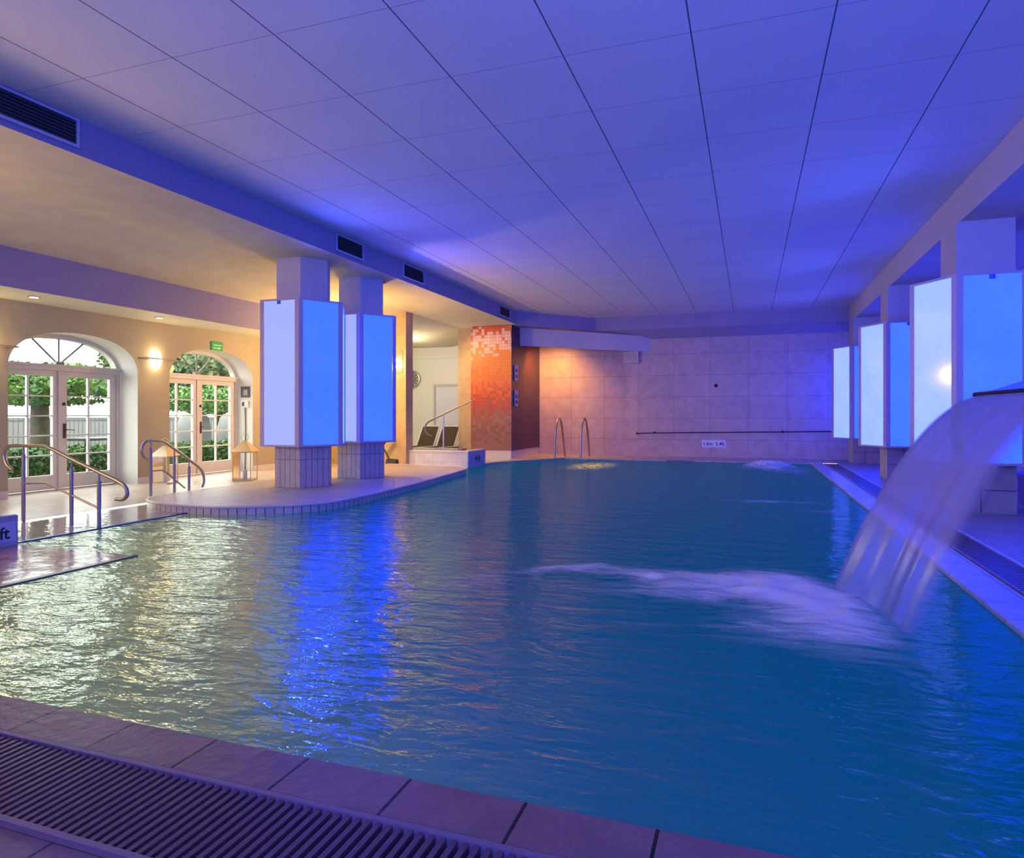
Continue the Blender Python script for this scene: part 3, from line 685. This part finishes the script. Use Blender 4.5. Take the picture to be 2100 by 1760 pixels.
wp = thing('picture_panel', 'small dark framed panel on the reveal of the second garden door', 'panel', (-10.39,11.86,1.62))
pf = MB().box(-.11,.11,-.03,0,0,.24).build('frame', simple('dark_frame', (.07,.05,.035), .5), wp); MB().box(-.03,.075,-.035,-.03,.05,.17).build('face', simple('panel_face', (.28,.27,.25), .4), pf)
ic = thing('intercom', 'small white intercom box with a cable below the dark panel', 'intercom', (-10.39,11.86,1.40))
ih = MB().box(-.08,.08,-.05,0,0,.15).build('housing', M['white'], ic); MB().box(-.05,.0,-.056,-.05,.03,.12).build('handset', M['outgrey'], ih)
MB().tube([(0,-.02,0),(.01,-.02,-.5),(0,-.02,-1.36)], .009, 6).build('cable', M['outgrey'], ic)

# clock on the recess wall
ck = thing('wall_clock', 'round wall clock with a dark face in the bright recess', 'clock', (-10.62,19.97,2.42))
MB().lathe([(.30,.03),(.30,-.05),(.27,-.06),(.25,-.03)], axis='y', seg=32).build('rim', M['steel'], ck, smooth=True)
cf = MB().lathe([(.001,-.031),(.25,-.03)], axis='y', seg=32).build('face', simple('clock_face', (.14,.14,.13), .4), ck)
for k in range(12):
    a = R(30*k); MB().quad(*[(u*math.cos(a)-v*math.sin(a), -.036, u*math.sin(a)+v*math.cos(a)) for u, v in ((.18,-.012),(.235,-.012),(.235,.012),(.18,.012))]).build('hour_mark', M['white'], cf)
for ang, ln, nm in ((78,.2,'minute_hand'),(250,.13,'hour_hand')):
    a = R(ang); MB().quad(*[(u*math.cos(a)-v*math.sin(a), -.04, u*math.sin(a)+v*math.cos(a)) for u, v in ((-.03,-.01),(ln,-.006),(ln,.006),(-.03,.01))]).build(nm, M['white'], cf)

# far wall fittings
gb = thing('grab_rail', 'thin dark rail along the foot of the far wall', 'rail', (0,19.9,0))
MB().tube([(-3.15,-.07,.69),(-2.6,-.07,.71),(.86,-.07,.77),(2.3,-.07,.80)], .014, 8).build('bar', M['dark'], gb)
for x, z in ((-3.13,.69),(-2.63,.72),(.86,.77)): MB().lathe([(.035,0),(.035,-.02),(.018,-.03),(.018,-.07)], axis='y', o=(x,0,z), seg=12).build('bracket', M['dark'], gb)
wk = thing('wall_nozzle', 'single small dark knob in the middle of the far wall', 'knob', (-.9,19.9,2.07))
MB().lathe([(.05,0),(.05,-.02),(.03,-.05),(.012,-.06)], axis='y', seg=14).build('knob', M['dark'], wk)
ds = thing('depth_sign', 'pale depth sign on the far wall just above the water', 'sign', (-.96,19.9,.415))
pp = MB().box(-.33,.33,-.012,0,-.105,.105).build('plate', M['sign'], ds); text('1.6m  5.4ft', 'lettering', .135, (0,-.014,-.01), (R(90),0,0), M['ink'], pp)

# low tiled wall in front of the loungers, with its own depth mark
lw = thing('low_tiled_wall', 'low white tiled wall in front of the brown loungers', 'wall', (-7.0,14.4,0), kind='thing')
MB().box(-.83,.8,0,.22,-.05,.36).box(.58,.8,.22,1.1,-.05,.36).build('tiling', M['kerb'], lw)
MB().bevbox(-.85,.815,-.015,.235,.36,.39,.01).bevbox(.565,.815,.235,1.11,.36,.39,.01).build('cap', simple('kerb_cap', (.74,.66,.54), .35), lw)
d2 = thing('depth_sign', 'small violet depth mark on the end of the low tiled wall', 'sign', (-6.2,14.95,.2))
pp = MB().box(0,.012,-.44,.44,-.17,.155).build('plate', simple('violet_plate', (.42,.40,.55), .35), d2); text('4 ft', 'lettering', .24, (.014,.02,-.02), (R(90),0,R(90)), M['ink'], pp)

# ------------------------------------------------------------------ rails and ladder
def handrail(label, loc, rot, top, low, posts, group=None):
    h = thing('pool_handrail', label, 'handrail', loc, rot, group)
    MB().tube(smoothpath([(x,0,z) for x, z in top], 5), .021, 14).build('top_rail', M['steel'], h, smooth=True)
    MB().tube([(x,0,z) for x, z in low], .012, 10).build('lower_rail', M['steel'], h, smooth=True)
    for x, z0, z1 in posts:
        MB().tube([(x,0,z0),(x,0,z1-.14),(x,0,z1-.10),(x,0,z1-.09),(x,0,z1)], [.021,.021,.021,.010,.010], 12).build('post', M['steel'], h, smooth=True)
    return h
handrail('steel handrail with curled ends in front of the first garden door', (-7.93,5.42,0), 0,
    [(-.19,.60),(-.28,.66),(-.325,.77),(-.27,.86),(-.15,.885),(.1,.885),(.34,.885),(.42,.87),(.8,.74),(1.2,.61),(1.48,.52),(1.58,.46),(1.60,.38),(1.54,.33),(1.44,.33)],
    [(0,.45),(.36,.465),(.42,.45),(1.18,.22)], [(0,-.1,.885),(.77,-.1,.75),(1.19,-.1,.615)], 'steel handrails at the pool steps')
handrail('steel handrail with curled end beside the tip of the island platform', (-8.15,7.37,0), R(90),
    [(-.06,.60),(-.13,.66),(-.155,.75),(-.11,.84),(-.03,.87),(.1,.865),(.2,.85),(.27,.82),(.5,.68),(.7,.55),(.88,.43),(.97,.33),(1.0,.2),(.96,.10)],
    [(0,.43),(.19,.43),(.26,.40),(.62,.12)], [(0,0,.865),(.42,0,.72),(.70,0,.545)], 'steel handrails at the pool steps')
sr = thing('stair_handrail', 'sloping steel handrail in front of the brown loungers', 'handrail', (-7.35,15.5,0))
MB().tube(smoothpath([(-.34,0,.70),(-.46,0,.75),(-.525,0,.87),(-.49,0,.99),(-.40,0,1.07),(0,0,1.255),(.4,0,1.43),(.8,0,1.60)], 5), .022, 12).build('top_rail', M['steel'], sr, smooth=True)
MB().tube([(0,0,.0),(0,0,1.24)], .02, 12).build('post', simple('pale_post', (.75,.68,.58), .3, .5), sr, smooth=True)
ld = thing('pool_ladder', 'steel pool ladder with two arched handles at the far pool edge', 'ladder', (-5.12,18.0,0))
for x in (0, .74):
    MB().tube(smoothpath([(x,-.02,-.4),(x,0,.1),(x,.06,.6),(x,.16,.92),(x,.32,1.09),(x,.46,1.13),(x,.62,1.08),(x,.76,.88),(x,.92,.5),(x,1.08,.03)], 6), .028, 14).build('handle', M['steel'], ld, smooth=True)
MB().box(0,.74,-.06,.04,-.25,-.22).build('rung', M['steel'], ld)

# ------------------------------------------------------------------ lanterns
def lantern(loc, w, h, label, rz=0):
    l = thing('floor_lantern', label, 'lantern', loc, rz, 'metal floor lanterns')
    a = w/2; zb, zt = .03, h*.62
    MB().box(-a,a,-a,a,0,.03).build('base', M['brass'], l)
    f = MB()
    for x in (-1,1):
        for y in (-1,1): f.box(x*a-.012*(x>0)-.0*(x<0), x*a+.012*(x<0), y*a-.012*(y>0), y*a+.012*(y<0), zb, zt)
    for z in (zt-.02,): 
        f.box(-a,a,-a,-a+.014,z,z+.02).box(-a,a,a-.014,a,z,z+.02).box(-a,-a+.014,-a,a,z,z+.02).box(a-.014,a,-a,a,z,z+.02)
    f.build('frame', M['brass'], l)
    g = MB(); e = a-.008
    g.quad((-e,-e,zb),(e,-e,zb),(e,-e,zt),(-e,-e,zt)).quad((e,-e,zb),(e,e,zb),(e,e,zt),(e,-e,zt)).quad((-e,e,zb),(-e,-e,zb),(-e,-e,zt),(-e,e,zt)).quad((-e,e,zb),(e,e,zb),(e,e,zt),(-e,e,zt))
    g.build('glass', M['glass'], l)
    rf = MB(); b = a+.03; n = len(rf.v); t = .03; zr = h*.84
    rf.v += [(-b,-b,zt),(b,-b,zt),(b,b,zt),(-b,b,zt),(-t,-t,zr),(t,-t,zr),(t,t,zr),(-t,t,zr)]
    rf.f += [(0,1,5,4),(1,2,6,5),(2,3,7,6),(3,0,4,7),(4,5,6,7),(3,2,1,0)]
    rf.build('roof', M['brass'], l)
    MB().tube([(.0+.07*math.sin(R(t_)), 0, h*.92-.07*math.cos(R(t_))) for t_ in range(0,361,20)], .006, 8).build('ring', M['brass'], l, smooth=True)
    MB().lathe([(.04,0),(.04,.16),(.034,.165)], o=(0,0,.03), seg=16).build('candle', simple('wax', (.8,.72,.55), .6), l)
lantern((-8.88,10.12,.015), .34, .88, 'large pyramid roofed metal lantern right of the second garden door', R(20))
lantern((-9.82,9.18,.015), .30, .80, 'metal lantern standing against the wall behind the second handrail', R(10))

# ------------------------------------------------------------------ loungers in the recess
lo = thing('sun_lounger', 'leftmost brown mesh lounger behind the low tiled wall', 'sun lounger', (-9.3,18.3,.015), 0, 'brown loungers in the recess')
bl, tl_ = Vector((0,0,.28)), Vector((0,.42,.86))
MB().quad((-.27,0,.28),(.27,0,.28),(.27,.42,.86),(-.27,.42,.86)).quad((.27,.01,.27),(-.27,.01,.27),(-.27,.43,.85),(.27,.43,.85)).build('backrest', M['cushion'], lo)
MB().box(-.27,.27,-1.2,0,.265,.285).build('seat', M['cushion'], lo)
f = MB()
for x in (-.29,.29):
    f.tube([(x,-1.25,.27),(x,0,.27),(x,.43,.87)], .02, 8)
f.tube([(-.29,-1.25,.27),(.29,-1.25,.27)], .02, 8); f.tube([(-.29,.43,.87),(.29,.43,.87)], .02, 8)
f.build('frame', M['lframe'], lo, smooth=True)
for x in (-.29,.29):
    for y in (-1.05,-.05): MB().tube([(x,y,0),(x,y,.27)], .018, 8).build('leg', M['lframe'], lo, smooth=True)
dup(lo, (-8.62,18.3,.015), 0, 'middle brown mesh lounger behind the post of the sloping handrail', 'brown loungers in the recess')
dup(lo, (-7.94,18.3,.015), 0, 'rightmost brown mesh lounger, half hidden by the ochre wall strip', 'brown loungers in the recess')
# dark folded chair half hidden behind the farther column
fc = thing('folding_chair', 'dark folded chair leg showing beside the foot of the farther island column', 'chair', (-7.80,13.9,.015))
MB().tube([(-.28,0,.72),(-.42,0,.55),(-.2,0,.18),(-.02,0,.06)], .02, 8).build('leg', M['dark'], fc, smooth=True)
MB().lathe([(.02,-.15),(.085,-.13),(.09,0),(.085,.13),(.02,.15)], axis='x', o=(-.12,0,.10), seg=16).build('roll', M['dark'], fc, smooth=True)
MB().quad((-.45,-.02,.5),(-.2,-.02,.78),(-.2,.2,.78),(-.45,.2,.5)).build('seat', M['cushion'], fc)

# dark bench at the right aisle
be = thing('aisle_bench', 'low blue bench at the right picture edge beyond the nearest light box', 'bench', (3.9,10.6,.035))
MB().bevbox(-.5,.5,-.3,.3,.36,.44,.02).build('seat', M['bench'], be)
for x in (-.42,.42): MB().box(x-.05,x+.05,-.26,.26,0,.36).build('leg', M['bench'], be)

# ------------------------------------------------------------------ waterfall
FA, FB = Vector((1.50,5.52,1.385)), Vector((1.78,4.38,1.405))      # lip of the spout
IA, IB = Vector((.56,5.33,0)), Vector((.90,4.22,0))                # where it lands
nu, nv = 36, 40
mv, mf, uvs = [], [], []
for j in range(nv+1):
    t = j/nv
    for i in range(nu+1):
        u = i/nu; a = FA.lerp(FB, u); b = IA.lerp(IB, u)
        x = a.x+(b.x-a.x)*t; y = a.y+(b.y-a.y)*t; z = a.z*(1-.17*t-.83*t*t)
        w = .022*t*noise.noise(Vector((u*9, t*1.2, 3)))+.03*t*noise.noise(Vector((u*3, t*.6, 9)))
        x += w
        mv.append((x, y, max(z, -.02))); uvs.append((u, t))
for j in range(nv):
    for i in range(nu):
        n = j*(nu+1)+i; mf.append((n, n+1, n+nu+2, n+nu+1))
me = bpy.data.meshes.new('waterfall'); me.from_pydata(mv, [], mf); ul = me.uv_layers.new(name='UVMap')
for p in me.polygons:
    p.use_smooth = True
    for li in p.loop_indices: ul.data[li].uv = uvs[me.loops[li].vertex_index]
me.materials.append(M['fall']); wf = bpy.data.objects.new('waterfall', me); COL.objects.link(wf)
tag(wf, 'translucent curved sheet of water pouring from the spout into the pool', 'waterfall', kind='stuff')
spt = thing('waterfall_spout', 'flat wide steel spout pouring water at the right picture edge', 'spout', (2.6,5.0,.035))
def spoff(v): return (v[0]-2.6, v[1]-5.0, v[2]-.035)
sp = MB(); rings = []
prof = [(0,.0,.014),(.1,.028,.018),(.2,.07,.026),(.3,.115,.036),(.45,.15,.05),(.62,.10,.07),(.8,-.12,.09)]
for k, (dx, dz, th) in enumerate(prof):
    q = dx/.8; a, b = FA.lerp(Vector((2.5,5.15,FA.z)), q), FB.lerp(Vector((2.62,4.85,FB.z)), q)
    n = len(sp.v)
    for i in range(13):
        p = a.lerp(b, i/12); sp.v.append(spoff((p.x, p.y, p.z+dz+th)))
    for i in range(13):
        p = a.lerp(b, 1-i/12); sp.v.append(spoff((p.x, p.y, p.z+dz-th*.4)))
    rings.append(n)
for a, b in zip(rings, rings[1:]):
    for k in range(26): sp.f.append((a+k, a+(k+1)%26, b+(k+1)%26, b+k))
sp.build('nozzle', simple('spout_steel', (.35,.5,.75), .3, 1), spt, smooth=True)
li = MB(); li.tube([spoff(FA+(FB-FA)*(i/10)+Vector((-.002,0,.0))) for i in range(11)], .024, 8); li.build('lip', simple('spout_lip', (.02,.015,.015), .25), spt, smooth=True)
MB().tube([(0,0,0),(0,0,.6),(-.02,0,1.0),(-.06,0,1.18)], [.09,.09,.085,.08], 20).build('riser', simple('riser_steel', (.45,.50,.60), .2, 1), spt, smooth=True)

# foam: meshes just above the water whose density lives in a vertex attribute
def foam(name, x0, x1, y0, y1, nx, ny, fn, mat, label, hgt):
    v, f, d = [], [], []
    for j in range(ny+1):
        for i in range(nx+1):
            x, y = x0+(x1-x0)*i/nx, y0+(y1-y0)*j/ny; q = max(0, fn(x, y)); d.append(q)
            v.append((x, y, .006+hgt*min(1,q)*(1+.6*noise.noise(Vector((x*5,y*5,0))))))
    for j in range(ny):
        for i in range(nx):
            n = j*(nx+1)+i; f.append((n, n+1, n+nx+2, n+nx+1))
    me = bpy.data.meshes.new(name); me.from_pydata(v, [], f); at = me.attributes.new('dens', 'FLOAT', 'POINT'); at.data.foreach_set('value', d)
    for p in me.polygons: p.use_smooth = True
    me.materials.append(mat); o = bpy.data.objects.new(name, me); COL.objects.link(o)
    return tag(o, label, 'foam', kind='stuff')
def g2(x, y, cx, cy, sx, sy, rot=0):
    c, s = math.cos(rot), math.sin(rot); u, w = (x-cx)*c+(y-cy)*s, -(x-cx)*s+(y-cy)*c
    return math.exp(-(u/sx)**2-(w/sy)**2)
def fn1(x, y):
    w = x+.12*noise.noise(Vector((x*2,y*2,1)))
    q = 1.35*g2(w,y,.38,4.75,.30,.75,R(15))+.85*g2(w,y,-.1,5.05,.65,.42)+.42*g2(w,y,-.75,5.2,.75,.22,R(-6))+.55*g2(w,y,-1.45,5.15,.5,.13,R(40))
    q += .36*g2(w,y,-1.85,4.5,.32,.35,R(50))+.30*g2(w,y,-.7,4.65,.6,.16)+.24*g2(w,y,-.9,3.95,.7,.05,R(8))+.4*g2(w,y,.15,4.1,.4,.3)+.2*g2(w,y,-2.0,3.9,.35,.25)
    q -= .06
    e = min(x+3.0, 1.35-x, y-2.9, 6.4-y)
    return q*max(0,min(1,e/.3))
foam('splash_foam', -3.0, 1.35, 2.9, 6.4, 130, 105, fn1, M['foam'], 'white foam spreading where the waterfall hits the pool', .045)
def fn2(x, y): return (1.3*g2(x,y,.42,16.9,.50,.8)+.38*g2(x,y,.7,15.6,.7,1.0)-.05)*max(0,min(1,min(x+1.5,1.42-x,y-12.5,18.3-y)/.25))
foam('jet_foam', -1.5, 1.42, 12.5, 18.3, 50, 90, fn2, M['foam_far'], 'pale bubbling mound of foam at the far right end of the pool', .13)
def fn3(x, y): return (.55*g2(x,y,.3,10.2,.9,.22,R(4))+.4*g2(x,y,.9,9.4,.5,.2)-.12)*max(0,min(1,min(x+1.5,1.42-x,y-9,11.4-y)/.25))
foam('jet_foam', -1.5, 1.42, 9.0, 11.4, 50, 40, fn3, M['foam_far'], 'faint foam streaks in the middle of the pool on its right side', .01)

# ------------------------------------------------------------------ garden seen through the doors
gd = MB().quad((-40,-8,-.06),(-40,50,-.06),(-10.7,50,-.06),(-10.7,-8,-.06)).build('terrace', M['terrace']); tag(gd, 'pale paved terrace outside the garden doors', 'terrace', kind='structure')
def leaves(n, fn, s, mat, name, parent):
    m = MB()
    for _ in range(n):
        p = fn(); a = Vector((random.gauss(0,1),random.gauss(0,1),random.gauss(0,1))).normalized(); b = a.orthogonal().normalized(); q = s*random.uniform(.6,1.3)
        m.quad(p-a*q, p-b*q*.5, p+a*q, p+b*q*.5)
    return m.build(name, mat, parent)
def tree(loc, cz, rx, rz_, n, mat, label, trunk=.16, s=.07):
    t = thing('garden_tree', label, 'tree', loc)
    tk = MB().tube([(0,0,-.1),(.03,.02,.6),(-.02,.05,cz-.4),(0,0,cz)], [trunk*1.3,trunk,trunk*.9,trunk*.5], 12).build('trunk', M['bark'], t, smooth=True)
    b = MB()
    for k in range(7):
        a = R(51*k); b.tube([(0,0,cz-.5),(math.cos(a)*rx*.4,math.sin(a)*rx*.4,cz-.1),(math.cos(a)*rx*.75,math.sin(a)*rx*.75,cz+.15)], [.05,.035,.015], 6)
    b.build('branches', M['bark'], tk)
    def fn():
        while True:
            u = Vector((random.uniform(-1,1),random.uniform(-1,1),random.uniform(-1,1)))
            if u.length < 1 and noise.noise(u*2.6+Vector(loc)) > -.12: return Vector((u.x*rx,u.y*rx,cz+u.z*rz_))
    leaves(n, fn, s, mat, 'foliage', t)
tree((-15.6,11.0,0), 1.95, 2.3, .50, 8500, M['leaf'], 'low spreading green tree with a thick trunk behind the first garden door', .20)
tree((-17.5,18.6,0), 1.75, 2.4, .5, 6500, M['leaf'], 'green tree behind the second garden door')
tree((-27,27,0), 4.0, 4.2, 1.5, 6500, M['leaf_pale'], 'tall pale tree far behind the second garden door', .2, .2)
def hedge(x0, x1, y0, y1, h, n, label):
    def fn():
        f = random.random(); x, y, z = random.uniform(x0,x1), random.uniform(y0,y1), random.uniform(0,h)
        if f < .4: z = h+random.gauss(0,.03)
        elif f < .75: x = x1+random.gauss(0,.03)
        return Vector((x,y,z))
    hg = thing('clipped_hedge', label, 'hedge', (0,0,-.06), kind='thing')
    MB().box(x0+.05,x1-.05,y0+.05,y1-.05,0,h-.04).build('core', simple('hedge_core', (.02,.04,.012), .9), hg)
    leaves(n, fn, .05, M['leaf_dark'], 'foliage', hg)
hedge(-13.5,-12.7,7.0,11.3,.58,5200,'clipped green hedge low outside the first garden door')
hedge(-13.5,-12.7,12.4,17.0,.55,4600,'clipped green hedge low outside the second garden door')
def cone(loc, h, r, label):
    c = thing('clipped_conifer', label, 'shrub', loc)
    MB().tube([(0,0,0),(0,0,h*.3)], .04, 8).build('trunk', M['bark'], c)
    def fn():
        t = random.random()**.7; a = random.uniform(0,6.28); return Vector((math.cos(a)*r*t*random.uniform(.7,1),math.sin(a)*r*t*random.uniform(.7,1),h*(1-t)+.1))
    leaves(1200, fn, .05, M['leaf'], 'foliage', c)
cone((-18.6,13.6,-.06), 1.35, .38, 'small cone shaped shrub seen through the first garden door')
gw = thing('garden_wall', 'long white garden wall behind the trees outside', 'wall', (-24,0,-.06), kind='thing')
MB().box(-.1,.1,0,44,0,1.1).build('masonry', M['outwhite'], gw); MB().bevbox(-.15,.15,-.05,44.05,1.1,1.16,.02).build('coping', M['outwhite'], gw)
gf = thing('garden_fence', 'thin grey railing in front of the white garden wall', 'fence', (-22.5,0,-.06))
b = MB()
for k in range(150): b.box(-.012,.012,8+k*.16,8.025+k*.16,.1,1.15)
b.build('bars', simple('fence_bar', (.06,.065,.065), .6), gf); MB().box(-.02,.02,8,32,1.15,1.2).box(-.02,.02,8,32,.08,.12).build('rails', simple('fence_rail', (.06,.065,.065), .6), gf)
tb = thing('garden_table', 'dark topped garden table outside the right leaf of the first garden door', 'table', (-15.2,12.3,-.06))
MB().bevbox(-.5,.5,-.85,.85,.68,.74,.015).build('tabletop', M['outgrey'], tb)
for x in (-.42,.42):
    for y in (-.75,.75): MB().box(x-.025,x+.025,y-.025,y+.025,0,.68).build('leg', M['outgrey'], tb)
gl = thing('garden_lounger', 'grey green cushioned lounger outside the right leaf of the first garden door', 'sun lounger', (-13.9,11.7,-.06))
MB().bevbox(-.35,.35,-.9,.3,.3,.42,.03).build('seat', simple('garden_cushion', (.035,.042,.032), .8), gl)
MB().quad((-.35,.3,.4),(.35,.3,.4),(.35,.75,.9),(-.35,.75,.9)).quad((.35,.34,.34),(-.35,.34,.34),(-.35,.79,.86),(.35,.79,.86)).build('backrest', simple('garden_cushion_b', (.035,.042,.032), .8), gl)
for x in (-.3,.3):
    for y in (-.8,.25): MB().box(x-.025,x+.025,y-.025,y+.025,0,.3).build('leg', M['outgrey'], gl)
for k, (y, lab) in enumerate(((15.6,'white rounded garden armchair seen through the left leaf of the second garden door'),(17.2,'white rounded garden armchair seen through the right leaf of the second garden door'))):
    ch = thing('garden_armchair', lab, 'chair', (-15.5,y,-.06), R(10), 'white garden armchairs')
    MB().lathe([(.30,.30),(.42,.34),(.44,.42),(.40,.46)], seg=20).build('seat', simple('chair_cushion', (.05,.055,.048), .8), ch, smooth=True)
    sh = MB(); rg = []
    for r_, z_ in ((.45,.3),(.52,.6),(.52,.9),(.44,1.2),(.34,1.32)):
        n = len(sh.v)
        for i in range(15):
            a = R(70+220*i/14); sh.v.append((r_*math.cos(a), r_*math.sin(a), z_))
        rg.append(n)
    for a, b in zip(rg, rg[1:]):
        for i in range(14): sh.f.append((a+i,a+i+1,b+i+1,b+i))
    sh.build('shell', M['outwhite'], ch, smooth=True)
    for a in (45,135,225,315): MB().tube([(.3*math.cos(R(a)),.3*math.sin(R(a)),.32),(.36*math.cos(R(a)),.36*math.sin(R(a)),0)], .02, 6).build('leg', M['outwhite'], ch)

# ------------------------------------------------------------------ light
w = bpy.data.worlds.new('world'); scn.world = w; w.use_nodes = True
bg = w.node_tree.nodes['Background']; bg.inputs[0].default_value = (.93,1.0,.95,1); bg.inputs[1].default_value = 8.0
def lamp(kind, name, loc, e, col, size=.1, target=None, **k):
    d = bpy.data.lights.new(name, kind); d.energy = e; d.color = col
    if kind == 'AREA':
        d.shape = 'RECTANGLE'; d.size = size[0]; d.size_y = size[1]
    else: d.shadow_soft_size = size
    for a, v in k.items(): setattr(d, a, v)
    o = bpy.data.objects.new(name, d); COL.objects.link(o); o.location = loc
    if target: o.rotation_euler = (Vector(target)-Vector(loc)).to_track_quat('-Z','Y').to_euler()
    return o
WARM = (1,.70,.32)
for y in (6.72, 8.88, 11.0): lamp('SPOT', 'downlight', (-9.62,y,2.88), 20, (1,.74,.36), .04, (-9.62,y,0), spot_size=R(110), spot_blend=.8)
for y in (9.31, 6.42):
    for z in (2.42, 2.06): lamp('POINT', 'sconce_bulb', (-9.95,y,z), 2.5, WARM, .04)
lamp('POINT', 'side_fill', (-8.85,11.75,2.3), 38, (1,.66,.26), .12)  # added warm fill hidden behind the nearer light box
lamp('POINT', 'side_fill', (-8.0,12.3,2.25), 210, (1,.58,.20), .1)  # second added fill, hidden too, warms the pier and mosaic
lamp('POINT', 'side_fill', (-9.2,3.0,2.0), 45, (1,.80,.42), .2)  # added fill out of view, brightens the left ceiling
lamp('AREA', 'side_fill', (-8.3,2.6,1.9), 75, (1,.62,.40), (1.6,1.6), (2.4,9,2.6))  # added warm area fill out of view, reaches the right beam and columns
lamp('POINT', 'recess_fill', (-9.6,17.2,3.0), 165, (1,.84,.55), .2)  # fill added to brighten the recess walls
lamp('SPOT', 'mosaic_fill', (-8.45,15.1,3.25), 260, (1,.62,.28), .06, (-6.75,17.3,1.9), spot_size=R(75), spot_blend=.7)  # added fill hidden behind the pier, brightens the mosaic's left face
lamp('SPOT', 'niche_lamp', (-5.6,18.5,3.25), 340, (1,.44,.05), .1, (-5.8,19.9,1.1), spot_size=R(135), spot_blend=1)
lamp('POINT', 'near_deck_fill', (-2.4,-1.2,1.7), 24, (1,.42,.30), .15)  # added fill behind the camera, reddens the near coping and grate
lamp('SPOT', 'far_wall_fill', (-.5,-2.5,3.2), 380, (1,.36,.36), .2, (-2.5,19.9,1.6), spot_size=R(26), spot_blend=.8)  # added long throw fill from behind the camera, warms the far wall
BLUE = (.045,.10,1)
lamp('AREA', 'blue_fill', (1.5,-2.6,1.5), 260, BLUE, (5,1.0), (1.5,.5,4.4))  # unseen blue fill added behind the camera for the near ceiling
lamp('AREA', 'blue_fill', (.5,-2.7,2.6), 430, BLUE, (4,.8), (0,13,4.3), spread=R(110))  # another added blue fill, carries the blue down the hall
lamp('AREA', 'blue_fill', (4.0,6.0,3.4), 70, BLUE, (1.0,10), (3.2,7,0))  # blue fill added over the right aisle
for x, y, z, t, e in ((-6.3,8.6,3.06,(-2,7,4.1),115), (-6.2,10.4,3.06,(-2,12,4.1),110), (2.1,9.6,2.98,(-2.5,7,4.1),60), (2.1,14.0,2.98,(-2.5,13,4.1),60), (2.1,18.4,2.98,(-2.5,15,4.1),50)):
    lamp('SPOT', 'box_top_fill', (x,y,z), e, BLUE, .05, t, spot_size=R(120), spot_blend=1)  # added spots hidden above the box rims, put more blue on the ceiling
